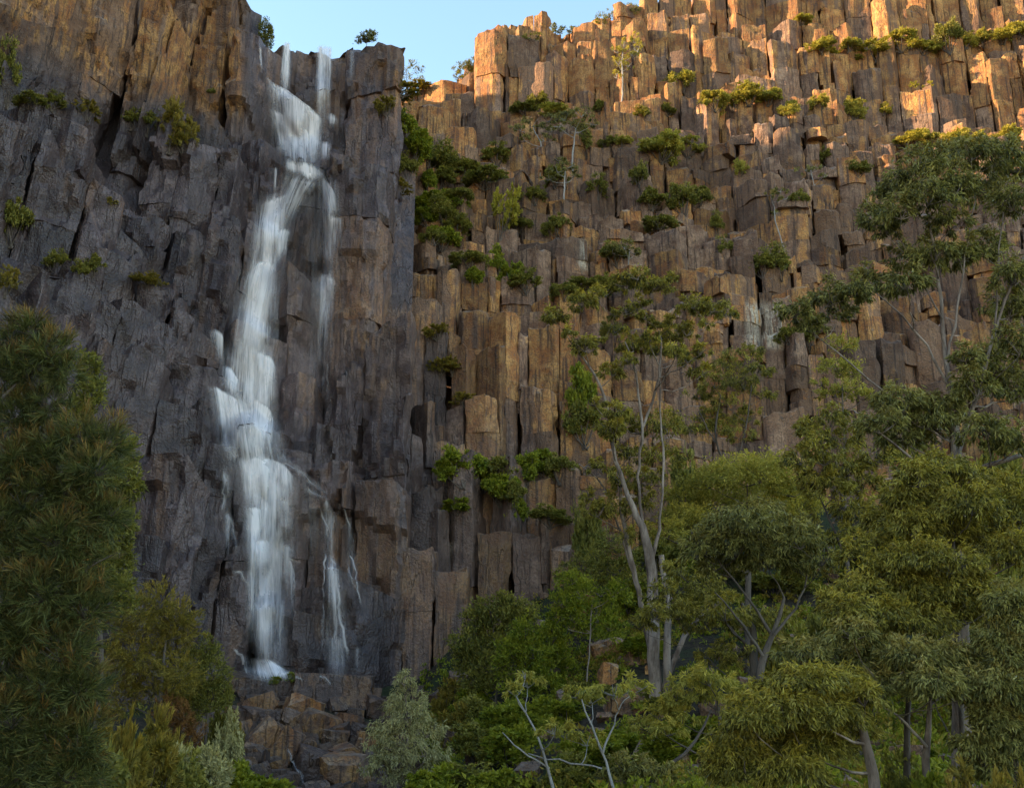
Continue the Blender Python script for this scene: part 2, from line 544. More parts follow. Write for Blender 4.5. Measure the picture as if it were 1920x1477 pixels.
# ------------------------------------------------------------------ columns
def clip_poly(poly, n, d):
    out = []
    m = len(poly)
    for i in range(m):
        p, q = poly[i], poly[(i + 1) % m]
        dp, dq = p[0] * n[0] + p[1] * n[1] - d, q[0] * n[0] + q[1] * n[1] - d
        if dp <= 0:
            out.append(p)
        if (dp < 0 < dq) or (dq < 0 < dp):
            t = dp / (dp - dq)
            out.append((p[0] + (q[0] - p[0]) * t, p[1] + (q[1] - p[1]) * t))
    return out


def make_seeds():
    pts = []
    s = 1.25
    y = -16.0
    row = 0
    while y < 86:
        x = -62.0 + (s / 2 if row % 2 else 0)
        while x < 52:
            pts.append((x, y))
            x += s
        y += s * 0.866
        row += 1
    p = np.array(pts)
    p = p + R.uniform(-0.36, 0.36, p.shape) * s
    patch = vnoise(np.column_stack([p, np.zeros(len(p))]), 0.28, 44)
    keep = R.random(len(p)) > np.clip(0.24 + 0.42 * patch, 0.03, 0.66)
    a = np.where(p[:, 1] > 0.5, p[:, 0] / np.maximum(p[:, 1], 0.5), -9.0)
    # thicker pillars in the top rows of both cliffs
    # a few merged cells make broad slabs
    big = (a < -0.085) & (R.random(len(p)) < np.where(a < -0.62, 0.78, 0.56))
    keep &= ~big
    top = ((p[:, 1] > 72.3) & (a > -0.05)) | ((p[:, 1] > 52) & (a < -0.22))
    keep &= ~(top & (R.random(len(p)) < 0.30))
    return p[keep]


seeds = make_seeds()
sa = np.where(seeds[:, 1] > 0.5, seeds[:, 0] / np.maximum(seeds[:, 1], 0.5), -9.0 * np.sign(-seeds[:, 0]))
shade_flank = (seeds[:, 0] < -34) & (seeds[:, 1] < 34)          # unseen gorge wall left of the frame, added to block the sun
isA = in_a(sa, seeds[:, 1])
HA, ysA, zsA = field(FA, sa, seeds[:, 1])
HB, ysB, zsB = field(FB, sa, seeds[:, 1])
gH = ground_z(seeds[:, 0], seeds[:, 1])
inA = isA & (seeds[:, 1] > ysA[0] - 0.3) & (seeds[:, 1] < ysA[-1] + 4.5)
inB = ~isA & (seeds[:, 1] > ysB[0] - 0.3) & (seeds[:, 1] < ysB[-1] + 4.5) & (sa > ray(735, 200).x)
sel = (((inA | inB) & (sa > -1.9) & (sa < 0.72)) | shade_flank) & (seeds[:, 0] > -58) & ((seeds[:, 1] > 8) | shade_flank)
isA = isA | shade_flank
Hs = np.where(isA, HA, HB)
hl = gH + 60.0 * np.clip((-35.0 - seeds[:, 0]) / 10.0, 0, 1) ** 0.8
Hs = np.where(shade_flank, np.where(inA, np.maximum(Hs, hl), hl), Hs)
# broken heights
jit = R.uniform(-1, 1, len(seeds))
lowf = vnoise(np.stack([seeds[:, 0], seeds[:, 1], Hs * 0], 1), 0.22, 5) * 1.5
amp = np.where(isA, 0.32, 1.35)
atop = np.where(isA, seeds[:, 1] > ysA[-1] - 0.3, seeds[:, 1] > ysB[-1] - 0.3)
amp = np.where(atop, np.where(isA, 0.10, 0.30), amp)
Hs = Hs + amp * np.where(R.random(len(seeds)) < 0.6, jit * 0.35, jit * 1.25) + 0.9 * amp * lowf
Hs = np.where(sel, Hs, gH)
beyond = ~sel & (seeds[:, 1] > np.where(isA, ysA[-1], ysB[-1]))
Hs = np.where(beyond, 1e3, Hs)


def mask_px(x, y, z):
    """photograph position of world points, to lay stains where the rock carries them"""
    d = F_PX / np.maximum(y * CP + z * SP, 1.0)
    return 960 + x * d, 738.5 - (-y * SP + z * CP) * d


def smooth(x, lo, hi):
    t = np.clip((x - lo) / (hi - lo), 0, 1)
    return t * t * (3 - 2 * t)


def rock_attrs(v, zone_a, tone):
    px, py = mask_px(v[:, 0], v[:, 1], v[:, 2])
    nz = fbm(v, 0.16, 3, 91)
    if zone_a:
        # dry, rust-brown above the diagonal ledge on the left
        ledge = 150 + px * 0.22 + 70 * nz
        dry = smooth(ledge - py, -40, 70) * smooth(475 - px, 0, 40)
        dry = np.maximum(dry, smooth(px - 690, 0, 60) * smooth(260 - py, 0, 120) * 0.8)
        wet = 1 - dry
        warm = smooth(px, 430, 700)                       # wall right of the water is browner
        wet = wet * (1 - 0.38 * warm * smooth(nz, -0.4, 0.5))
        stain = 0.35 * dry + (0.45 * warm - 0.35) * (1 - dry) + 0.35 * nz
    else:
        wet = smooth(930 - px + 60 * nz, 0, 130) * smooth(py, 480, 800) * 0.8
        wet = np.maximum(wet, 0.55 * smooth(py, 640, 900) * smooth(1080 - px, 0, 120))
        stain = 0.02 + 0.75 * nz + 0.45 * smooth(260 - py, 0, 80)
    white = np.zeros(len(v))
    if not zone_a:
        for cx, cy, w, h in ((1435, 610, 42, 50), (1095, 480, 10, 32)):
            white = np.maximum(white, smooth(1 - np.abs(px - cx) / w, 0, 0.35) * smooth(1 - np.abs(py - cy) / h, 0, 0.4))
    if isinstance(tone, tuple):
        t0, bid, ci = tone
        h1 = hash3(np.full(len(v), ci), bid, np.full(len(v), 4))
        h2 = hash3(np.full(len(v), ci), bid, np.full(len(v), 8))
        stain = stain + (h2 - 0.5) * (0.5 if zone_a else 1.5)
        tone = 0.45 * t0 + 0.55 * h1
    return wet, stain, np.zeros(len(v)) + tone, white


def column_mesh(poly, zb, zt, style, seed, cx, cy, rim=False, coarse=False):
    """style 'massive': wet fused wall, 'tall': long clean columns, 'block': jointed columns"""
    rng = random.Random(seed)
    massive = style == 'massive'
    gap = {'massive': -0.10, 'tall': 0.02 + 0.04 * rng.random(), 'block': 0.02 + 0.07 * rng.random()}[style]
    P = np.array(poly) - np.array([cx, cy])
    r = np.linalg.norm(P, axis=1).mean()
    P = P * max(0.6, 1 - gap / r)
    n = len(P)
    ring = []
    step = 0.9 if coarse else (0.28 if massive else 0.30)
    for i in range(n):
        p, q = P[i], P[(i + 1) % n]
        L = np.linalg.norm(q - p)
        if L < 0.05:
            continue
        k = max(1, int(round(L / step)))
        c = min(0.025, L * 0.2) / L
        for t in np.linspace(c, 1 - c, k + 1):
            ring.append(p + (q - p) * t)
    ring = np.array(ring)
    m = len(ring)
    joints = []
    jmin, jmax = {'massive': (2.5, 7.0), 'tall': (2.0, 6.5), 'block': (0.5, 2.1)}[style]
    z = zt - rng.uniform(jmin, jmax) * rng.uniform(0.6, 1.0)
    while z > zb + 0.6:
        joints.append(z)
        z -= rng.uniform(jmin, jmax)
    levels = []
    edges = [zt] + joints + [zb]
    nb = len(edges) - 1
    vstep = 1.2 if coarse else (0.32 if massive else 0.34)
    offs, scl, rot, tilt = [], [], [], []
    for b in range(nb):
        k = 0.03 + (0.07 if style != 'block' else 0.20) * rng.random() ** 2
        offs.append((rng.gauss(0, k), rng.gauss(0, k) - 0.05 * b / nb))
        scl.append(rng.uniform(0.93, 1.04))
        rot.append(rng.gauss(0, 0.035 if style != 'block' else 0.08))
        tilt.append((rng.gauss(0, 0.10), rng.gauss(0, 0.10)))
    for b in range(nb):
        hi, lo = edges[b], edges[b + 1]
        nseg = max(1, int(round((hi - lo) / vstep)))
        zz = list(np.linspace(hi, lo, nseg + 1))
        if b == 0:
            ch = rng.uniform(0.02, 0.10)
            levels.append((hi, ch * 0.9, 0))
            zz[0] = hi - ch * 0.7
        else:
            zz[0] = hi - 0.012
            if rng.random() < 0.4:
                levels.append((hi + 0.004, 0.12, b))
        if b < nb - 1:
            zz[-1] = lo + 0.012
        for q in zz:
            levels.append((q, 0.0, b))
    if massive:
        tx, ty = rng.gauss(0.0, 0.22), -abs(rng.gauss(0.42, 0.3))
    else:
        tx, ty = rng.gauss(0, 0.13), rng.gauss(-0.08, 0.15)
    if rim:
        tx, ty = rng.gauss(0, 0.08), rng.gauss(0, 0.08)
    rl = np.linalg.norm(ring, axis=1)
    V = []
    bid = [np.zeros(m, int)] + [np.full(m, b) for (_, _, b) in levels] + [np.zeros(1, int)]
    for (z, inset, b) in levels:
        s = scl[b] * np.maximum(0.3, 1 - inset / rl)[:, None]
        cr, sr = math.cos(rot[b]), math.sin(rot[b])
        xy = (ring * s) @ np.array([[cr, sr], [-sr, cr]]) + np.array(offs[b])
        if b == 0:
            f = max(0.0, 1 - (zt - z) / max(edges[0] - edges[1], 0.5))
            zz = z + (tx * xy[:, 0] + ty * xy[:, 1]) * f ** 1.5 + (tilt[0][0] * xy[:, 0] + tilt[0][1] * xy[:, 1]) * (1 - f)
        else:
            f = (z - edges[b + 1]) / max(edges[b] - edges[b + 1], 0.3)
            ta, tb2 = tilt[b - 1], tilt[b]
            zz = z + (ta[0] * xy[:, 0] + ta[1] * xy[:, 1]) * f + (tb2[0] * xy[:, 0] + tb2[1] * xy[:, 1]) * (1 - f)
        V.append(np.column_stack([xy, zz]))
    top = V[0]
    cap1 = top.copy()
    cap1[:, :2] = cap1[:, :2] * 0.55
    cap1[:, 2] = zt + (tx * cap1[:, 0] + ty * cap1[:, 1]) + 0.02
    centre = np.array([[offs[0][0] * 0.5, offs[0][1] * 0.5, zt + 0.03]])
    V = [cap1] + V
    lv = len(V)
    V = np.concatenate(V + [centre])
    i = np.arange(m)
    i2 = (i + 1) % m
    quads = np.concatenate([np.column_stack([j * m + i, (j + 1) * m + i, (j + 1) * m + i2, j * m + i2]) for j in range(lv - 1)])
    faces = quads.tolist()
    ci = len(V) - 1
    faces += [(ci, k, (k + 1) % m) for k in range(m)]
    W = V + [cx, cy, 0]
    out = V[:, :2] / np.maximum(np.linalg.norm(V[:, :2], axis=1), 0.05)[:, None]
    wgt = np.clip(np.linalg.norm(V[:, :2], axis=1) / 0.25, 0, 1)
    if massive:
        d = 0.10 * fbm(W, 0.8, 2, 31) + 0.14 * cellnoise(W, (0.75, 0.75, 0.42), 4) + 0.045 * cellnoise(W, (2.2, 2.2, 1.1), 6)
        V[:, 1] += -0.55 * cellnoise(W, (0.36, 0.12, 0.20), 14) * wgt - 0.2 * cellnoise(W, (0.9, 0.3, 0.5), 15) * wgt
    else:
        d = 0.035 * fbm(W, 0.9, 2, 31) + 0.09 * cellnoise(W, (1.0, 1.0, 0.45), 4) + 0.05 * cellnoise(W, (2.4, 2.4, 1.2), 6)
    V[:, :2] += out * (d * wgt)[:, None]
    V[:, 2] += 0.16 * cellnoise(W, (1.5, 1.5, 0.5), 9) * np.exp(-np.abs(zt - W[:, 2]) / 0.6)
    if massive:
        px0 = mask_px(np.array([cx]), np.array([cy]), np.array([zt]))[0][0]
        lean = 0.12 * float(np.clip((520 - px0) / 200, 0, 1))
        V[:, 0] -= lean * (zt - W[:, 2])
    return V, faces, np.concatenate(bid)


PALE = set()
groups = {
    'left': dict(name='cliff_left', parts=[]),
    'fall': dict(name='cliff_waterfall', parts=[]),
    'lower': dict(name='cliff_right', parts=[]),
    'upper': dict(name='cliff_right_top', parts=[]),
}
cliff_label = {
    'left': 'dark leaning dolerite columns of the cliff left of the waterfall',
    'fall': 'wet dark rock wall that the waterfall runs down',
    'lower': 'terraced brown and orange dolerite blocks of the right hand cliff',
    'upper': 'sunlit orange dolerite columns along the right hand skyline',
}
idx = np.where(sel)[0]
allpts = seeds
cols = []
for i in idx:
    c = allpts[i]
    dd = allpts - c
    d2 = (dd ** 2).sum(1)
    near = np.where((d2 > 1e-9) & (d2 < 7.5 ** 2))[0]
    near = near[np.argsort(d2[near])][:30]
    poly = [(c[0] - 3.6, c[1] - 3.6), (c[0] + 3.6, c[1] - 3.6), (c[0] + 3.6, c[1] + 3.6), (c[0] - 3.6, c[1] + 3.6)]
    nbh = []
    for j in near:
        nvec = dd[j]
        L = math.sqrt(d2[j])
        nn = nvec / L
        before = len(poly)
        dlim = nn[0] * c[0] + nn[1] * c[1] + L / 2
        newp = clip_poly(poly, nn, dlim)
        if newp != poly:
            nbh.append(j)
        poly = newp
        if len(poly) < 3:
            break
    if len(poly) < 3:
        continue
    hmin = min([Hs[j] for j in nbh] + [Hs[i]])
    zb = min(hmin, Hs[i] - 1.0) - 1.3
    pc = np.array(poly).mean(0)
    pxx, pyy = mask_px(np.array([pc[0]]), np.array([pc[1]]), np.array([Hs[i]]))
    if shade_flank[i]:
        g, pyy = 'left', np.array([9e3])  # the added sun-blocking columns join the left cliff
    elif isA[i]:
        g = 'left' if pxx[0] < 440 else 'fall'
    else:
        g = 'upper' if allpts[i][1] > ysB[10][i] - 0.2 else 'lower'
    # pieces inside the framed width show largest
    show = (Hs[i] - hmin) if (-60 < pxx[0] < 1980 and pyy[0] < 1300) else 0.0
    if isA[i]:
        style = 'massive'
    elif g == 'upper' or (pxx[0] < 1100 and pyy[0] > 500):
        style = 'tall'
    else:
        style = 'block' if hash3(np.array([i]), np.array([1]), np.array([2]))[0] < 0.72 else 'tall'
    V, faces, bid = column_mesh(poly, zb, Hs[i], style, int(i) * 7 + 3, pc[0], pc[1], bool(atop[i]), bool(sa[i] < -0.62 or shade_flank[i]))
    tone = float(hash3(np.array([i]), np.array([3]), np.array([9]))[0])
    cols.append((g, show, V, faces, pc, bool(isA[i]), (tone, bid, int(i))))

for g, d in groups.items():
    mine = sorted([c for c in cols if c[0] == g], key=lambda c: -c[1])
    root = bpy.data.objects.new(d['name'], None)
    C.objects.link(root)
    tag(root, cliff_label[g], None, None, 'structure')
    d['root'] = root
    rest = mine[300:]
    for (_, show, V, faces, pc, za, tone) in mine[:300]:
        W = V + [pc[0], pc[1], 0]
        z0 = V[:, 2].min()
        V2 = V - [0, 0, z0]
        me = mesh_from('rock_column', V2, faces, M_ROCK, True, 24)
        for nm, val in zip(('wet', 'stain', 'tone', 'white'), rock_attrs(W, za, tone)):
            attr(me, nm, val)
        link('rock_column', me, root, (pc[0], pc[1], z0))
    if rest:
        VV, FF, at4, off = [], [], [[], [], [], []], 0
        for (_, show, V, faces, pc, za, tone) in rest:
            W = V + [pc[0], pc[1], 0]
            VV.append(W)
            FF += [tuple(k + off for k in f) for f in faces]
            off += len(W)
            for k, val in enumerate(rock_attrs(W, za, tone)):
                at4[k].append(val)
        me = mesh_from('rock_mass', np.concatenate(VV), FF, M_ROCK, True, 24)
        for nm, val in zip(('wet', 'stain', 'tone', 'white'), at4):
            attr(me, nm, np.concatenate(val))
        o = link('rock_mass', me, root)
        o['kind'] = 'stuff'

# solid rock behind the columns
def core(F, alo, ahi, root, za):
    aa = np.linspace(alo, ahi, 150)
    rows = []
    tt = np.linspace(0, 1, 60)
    yb = np.interp(aa, F[0][0], F[0][1])
    yt = np.interp(aa, F[-1][0], F[-1][1])
    for t in tt:
        Y = yb + (yt + 5 - yb) * t
        H = field(F, aa, Y)[0]
        rows.append(np.column_stack([aa * (Y + 2.6), Y + 2.6, H - 1.6]))
    rows.insert(0, rows[0] - [0, 0, 6])
    v = np.concatenate(rows)
    n, m = len(aa), len(rows)
    ii = np.arange(n * m).reshape(m, n)
    q = np.column_stack([ii[:-1, :-1].ravel(), ii[:-1, 1:].ravel(), ii[1:, 1:].ravel(), ii[1:, :-1].ravel()])
    me = fast_mesh('rock_core', v, q, M_ROCK, True)
    for nm, val in zip(('wet', 'stain', 'tone', 'white'), rock_attrs(v, za, 0.3)):
        attr(me, nm, val)
    o = link('rock_core', me, root)
    o['kind'] = 'stuff'


core(FA, -1.9, ray(772, 600).x, groups['fall']['root'], True)
core(FB, ray(765, 600).x, 0.74, groups['lower']['root'], False)

# ------------------------------------------------------------------ ground sheet and plateau
gx = np.concatenate([np.linspace(-400, -70, 8)[:-1], np.linspace(-70, 70, 141), np.linspace(70, 400, 8)[1:]])
gy = np.concatenate([np.linspace(-300, -10, 8)[:-1], np.linspace(-10, 60, 101), np.linspace(60, 400, 10)[1:]])
XX, YY = np.meshgrid(gx, gy)
ZZ = ground_z(XX.ravel(), YY.ravel())
v = np.column_stack([XX.ravel(), YY.ravel(), ZZ])
nx, ny = len(gx), len(gy)
ii = np.arange((nx) * (ny)).reshape(ny, nx)
q = np.column_stack([ii[:-1, :-1].ravel(), ii[:-1, 1:].ravel(), ii[1:, 1:].ravel(), ii[1:, :-1].ravel()])
ground = link('ground', fast_mesh('ground', v, q, M_GROUND, True))
tag(ground, 'dark leaf littered forest floor below the cliffs', None, None, 'structure')

# plateau behind the rims: one sheet that starts under the top rows of columns
aa = np.linspace(-1.9, 0.74, 160)
rows = []
for k, back in enumerate((0.0, 6.0, 30.0, 160.0)):
    yA, zA = np.interp(aa, FA[-1][0], FA[-1][1]), np.interp(aa, FA[-1][0], FA[-1][2])
    yB, zB = np.interp(aa, FB[-1][0], FB[-1][1]), np.interp(aa, FB[-1][0], FB[-1][2])
    use_a = aa < A_TOPSPLIT
    y = np.where(use_a, yA, yB) + 2.0 + back
    z = np.where(use_a, zA, zB) - 2.2 - 0.012 * back
    # unseen rise behind the left cliff, added and shaped to block the sun
    up = np.clip((ray(455, 0).x - aa) / 0.05, 0, 1) * np.clip(back / 6.0, 0, 1)
    z = z * (1 - up) + np.maximum(z, 49.0 + 2.5 * np.sin(aa * 37) + 1.5 * np.sin(aa * 91) + 0.05 * min(back, 60)) * up
    rows.append(np.column_stack([aa * np.where(use_a, yA, yB) * (1 + back / 60.0), y, z]))
v = np.concatenate(rows)
n = len(aa)
q = []
for k in range(3):
    for i in range(n - 1):
        q.append((k * n + i, k * n + i + 1, (k + 1) * n + i + 1, (k + 1) * n + i))
plateau = link('hilltop', fast_mesh('hilltop', v, np.array(q), M_GROUND, True))
tag(plateau, 'flat ground on top of the cliffs behind the rim, with added sun-blocking rise at left', None, None, 'structure')
bpy.context.view_layer.update()

# ------------------------------------------------------------------ boulders at the foot of the fall
dg = bpy.context.evaluated_depsgraph_get()


def cast(px, py):
    d = ray(px, py).normalized()
    hit, loc, nrm, _, ob, _ = scene.ray_cast(dg, Vector((0, 0, 0)), d)
    return (loc, nrm) if hit else (None, None)


def rock_lump(name, sx, sy, sz, seed, wet=0.6, stain=0.0, tone=0.5, cuts=9, res=3):
    """angular boulder: a subdivided box cut by random planes"""
    import bmesh
    rng = random.Random(seed)
    bm = bmesh.new()
    bmesh.ops.create_cube(bm, size=2.0)
    for v in bm.verts:
        v.co *= 1 + rng.uniform(-0.14, 0.14)
    for k in range(cuts):
        n = Vector((rng.gauss(0, 1), rng.gauss(0, 1), rng.gauss(0, 1))).normalized()
        geom = bm.verts[:] + bm.edges[:] + bm.faces[:]
        far = max(v.co.dot(n) for v in bm.verts)
        res_ = bmesh.ops.bisect_plane(bm, geom=geom, plane_co=n * far * rng.uniform(0.72, 0.93), plane_no=n, clear_outer=True)
        ed = [e for e in res_['geom_cut'] if isinstance(e, bmesh.types.BMEdge)]
        if ed:
            bmesh.ops.edgeloop_fill(bm, edges=ed)
    bmesh.ops.triangulate(bm, faces=bm.faces[:])
    for k in range(res):
        le = [e for e in bm.edges if e.calc_length() > 0.34]
        if le:
            bmesh.ops.subdivide_edges(bm, edges=le, cuts=1)
            bmesh.ops.triangulate(bm, faces=bm.faces[:])
    V = np.array([v.co[:] for v in bm.verts])
    nn = V / np.maximum(np.linalg.norm(V, axis=1), 0.1)[:, None]
    V = V + nn * (0.06 * fbm(V + seed * 3.1, 1.7, 2, seed) + 0.05 * cellnoise(V + seed * 1.7, 2.0, seed))[:, None]
    V = V * [sx, sy, sz]
    F = [[v.index for v in f.verts] for f in bm.faces]
    bm.free()
    me = mesh_from(name, V, F, M_ROCK, True, 26)
    for nm, val in zip(('wet', 'stain', 'tone', 'white'), (wet, stain, tone, 0.0)):
        attr(me, nm, np.full(len(V), val))
    return me


def boulder(px, py, w, h, label, seed, rz=0.0, tilt=(0, 0), wet=0.55, stain=0.0, tone=0.5, depth=1.0, Y=None, group='boulders at the foot of the waterfall'):
    """px,py centre of the boulder in the photograph, w,h its size there"""
    if Y is None:
        # stands on the ground: solve the forward distance where its base pixel meets the ground sheet
        best, Y = 1e9, 44.0
        for yy in np.linspace(24, 50, 105):
            p = at(px, py + h * 0.42, yy)
            e = abs(gz(p.x, p.y) - p.z)
            if e < best:
                best, Y = e, yy
        Y += w * Y / F_PX * 0.35
    c = at(px, py, Y)
    k = Y / F_PX
    me = rock_lump('boulder', w * k / 2, w * k / 2 * depth, h * k / 2 * 1.08, seed, wet, stain, tone)
    o = link('boulder', me, None, c)
    o.rotation_euler = (tilt[0], tilt[1], rz)
    tag(o, label, 'boulder', group)
    return o


BOULDERS = [
    (628, 1308, 150, 80, 'broad flat-topped slab of dark rock under the foot of the waterfall', 3, 0.1, (0, 0.03), 0.7, 0, 0.35, 0.9),
    (540, 1308, 110, 72, 'low dark ledge block left of the broad flat slab', 4, 0.2, (0, -0.05), 0.75, 0, 0.3, 0.9),
    (452, 1297, 66, 62, 'dark angular boulder at the left foot of the waterfall', 5, 0.5, (0.1, 0.3), 0.8, 0, 0.25, 1),
    (568, 1336, 72, 52, 'tan weathered boulder tilted in front of the flat slab', 6, 0.4, (0.1, 0.35), 0.1, 0.3, 0.6, 1),
    (592, 1362, 78, 56, 'squarish brown boulder below the tan tilted one', 7, 0.6, (0.2, 0.3), 0.25, 0.3, 0.4, 1),
    (488, 1322, 70, 34, 'long brown rock leaning below the dark angular boulder', 8, 0.2, (0, -0.4), 0.4, 0.3, 0.4, 0.7),
    (478, 1346, 52, 34, 'dark purple rock left of the tan tilted boulder', 9, 0.9, (0.2, 0), 0.75, 0, 0.35, 1),
    (512, 1345, 30, 26, 'small dark wedge rock beside the dark purple rock', 10, 0.2, (0, 0.2), 0.7, 0, 0.4, 1),
    (500, 1392, 66, 70, 'tall slanting brown rock splinter left of the trickle', 11, 0.4, (0.1, 0.7), 0.4, 0.3, 0.45, 0.6),
    (532, 1408, 44, 78, 'leaning red-brown slab beside the trickle', 12, 0.2, (0, 0.5), 0.3, 0.4, 0.45, 0.5),
    (588, 1442, 62, 62, 'dark rounded boulder near the lower edge below the trickle', 13, 0.3, (0.2, 0.2), 0.8, 0, 0.35, 1),
    (648, 1450, 92, 62, 'large tan boulder at the lower edge beside the silver tree', 14, 0.2, (0.05, -0.05), 0.1, 0.25, 0.55, 1),
    (644, 1416, 58, 34, 'flat brown rock above the large tan boulder', 15, 0.5, (0.1, -0.2), 0.2, 0.4, 0.5, 1),
    (628, 1388, 50, 36, 'dark brown block below the squarish brown boulder', 16, 0.1, (0.1, 0.1), 0.5, 0.2, 0.35, 1),
    (694, 1312, 34, 40, 'upright pale brown rock at the right end of the flat slab', 17, 0.2, (0, 0.1), 0.3, 0.1, 0.6, 1),
    (652, 1358, 40, 36, 'brown block right of the squarish brown boulder', 18, 0.7, (0.1, 0.2), 0.35, 0.2, 0.4, 1),
    (690, 1396, 48, 36, 'rounded brown rock left of the silver leaved tree', 19, 0.3, (0, 0.3), 0.2, 0.3, 0.5, 1),
    (712, 1330, 48, 40, 'dark rock wedged behind the silver leaved tree', 20, 0.3, (0.2, 0.1), 0.75, 0, 0.3, 1),
    (836, 1305, 56, 32, 'dark flat rock right of the silver leaved tree', 21, 0.3, (0, -0.25), 0.7, 0, 0.35, 0.8),
    (868, 1282, 56, 40, 'dark blocky boulder against the green shrubs right of the silver tree', 22, 0.1, (0.1, 0.1), 0.65, 0.1, 0.35, 1),
    (858, 1395, 50, 40, 'brown boulder among the low shrubs right of the silver tree', 23, 0.1, (0.1, 0.2), 0.5, 0.2, 0.35, 1),
    (905, 1420, 56, 40, 'dark boulder half hidden in low shrubs near the lower edge', 24, 0.4, (0.1, 0.1), 0.55, 0.2, 0.35, 1),
    (1170, 1322, 62, 40, 'brown boulder under the small gum left of the thick pale trunk', 25, 0.2, (0.1, 0.1), 0.3, 0.1, 0.4, 1),
    (1140, 1222, 66, 44, 'large tan boulder on the scree left of the twin pale trunks', 26, 0.2, (0.1, -0.3), 0.05, 0.15, 0.6, 0.9),
    (1140, 1268, 34, 44, 'pale upright rock left of the green mound on the scree', 27, 0.3, (0, 0.1), 0.0, 0.1, 0.85, 1),
    (1190, 1236, 44, 28, 'pale flat rock on the scree behind the twin pale trunks', 28, 0.3, (0, 0.1), 0.0, 0.0, 0.8, 1),
]
_rb = random.Random(909)
for k, (bx, by) in enumerate([(455, 1365), (520, 1372), (552, 1380), (566, 1402), (610, 1408), (600, 1425), (560, 1432), (545, 1352), (640, 1376), (668, 1412), (470, 1410), (462, 1436), (520, 1440), (612, 1462), (545, 1462), (672, 1372)]):
    BOULDERS.append((bx, by, _rb.uniform(26, 44), _rb.uniform(20, 34), 'small brown angular rock in the boulder pile below the waterfall, %s' % nth(sorted([455, 520, 552, 566, 610, 600, 560, 545.1, 640, 668, 470, 462, 520.1, 612, 545.2, 672]).index([455, 520, 552, 566, 610, 600, 560, 545.1, 640, 668, 470, 462, 520.1, 612, 545.2, 672][k])), 200 + k, _rb.uniform(0, 3), (_rb.uniform(-0.4, 0.4), _rb.uniform(-0.4, 0.4)), _rb.uniform(0.2, 0.8), _rb.uniform(-0.1, 0.3), _rb.uniform(0.15, 0.55), 1))
for b in BOULDERS:
    px, py, w, h, label, seed, rz, tilt, wet, stain, tone, dep = b
    Y = None
    if seed in (3, 4):
        Y = 48.6
    elif seed == 5:
        Y = 47.8
    boulder(px, py, w * 0.95, h * 0.95, label, seed, rz, tilt, wet, stain + 0.15, tone - 0.05, dep, Y,
            'boulders at the foot of the waterfall' if px < 780 else 'boulders on the forest floor')

# small stones between them, beyond counting
SV, SF, SA, off = [], [], [[], [], [], []], 0
protos = []
for k in range(6):
    me = rock_lump('stone', 1, 1, 0.8, 100 + k, cuts=7, res=0)
    V = np.array([v.co[:] for v in me.vertices])
    protos.append((V, [tuple(p.vertices) for p in me.polygons]))
    bpy.data.meshes.remove(me)


def scatter_stones(n, fpos, smin, smax, wetf, name, label, tones=(0.3, 0.7)):
    SV, SF, at4, off = [], [], [[], [], [], []], 0
    rng = random.Random(name)
    for k in range(n):
        x, y = fpos(rng)
        s = smin + (smax - smin) * rng.random() ** 3
        V, Fc = protos[k % 6]
        m = Matrix.Rotation(rng.uniform(0, 6.28), 3, 'Z') @ Matrix.Rotation(rng.uniform(-0.6, 0.6), 3, 'X')
        W = (V * [s, s * rng.uniform(0.6, 1), s * rng.uniform(0.5, 1)]) @ np.array(m).T + [x, y, gz(x, y) + s * 0.25]
        SV.append(W)
        SF += [tuple(i + off for i in f) for f in Fc]
        off += len(W)
        tn = rng.uniform(*tones)
        for a4, val in zip(at4, (wetf, rng.uniform(-0.2, 0.3), tn, 0.0)):
            a4.append(np.full(len(W), val))
    me = mesh_from(name, np.concatenate(SV), SF, M_ROCK, False)
    for nm, val in zip(('wet', 'stain', 'tone', 'white'), at4):
        attr(me, nm, np.concatenate(val))
    o = link(name, me)
    tag(o, label, 'rubble', None, 'stuff')


def pos_fall(rng):
    y = rng.uniform(33, 49.5)
    return rng.uniform(-0.285, -0.075) * y, y


def pos_scree(rng):
    y = rng.uniform(16, 53)
    return rng.uniform(-0.02, 0.55) * y, y


scatter_stones(520, pos_fall, 0.08, 0.5, 0.35, 'rubble', 'brown broken rubble filling the stream bed below the waterfall', (-0.3, 0.35))
scatter_stones(800, pos_scree, 0.06, 0.45, 0.0, 'scree', 'grey broken scree on the slope under the gum trees', (0.3, 0.8))

# ------------------------------------------------------------------ the waterfall
bpy.context.view_layer.update()
dg = bpy.context.evaluated_depsgraph_get()
water = bpy.data.objects.new('waterfall', None)
C.objects.link(water)
tag(water, 'white silky waterfall stepping down the dark rock wall', None, None, 'structure')


def resample(pts, n):
    p = np.array(pts, dtype=float)
    d = np.concatenate([[0], np.cumsum(np.linalg.norm(np.diff(p, axis=0), axis=1))])
    t = np.linspace(0, d[-1], n)
    return np.column_stack([np.interp(t, d, p[:, 0]), np.interp(t, d, p[:, 1])])


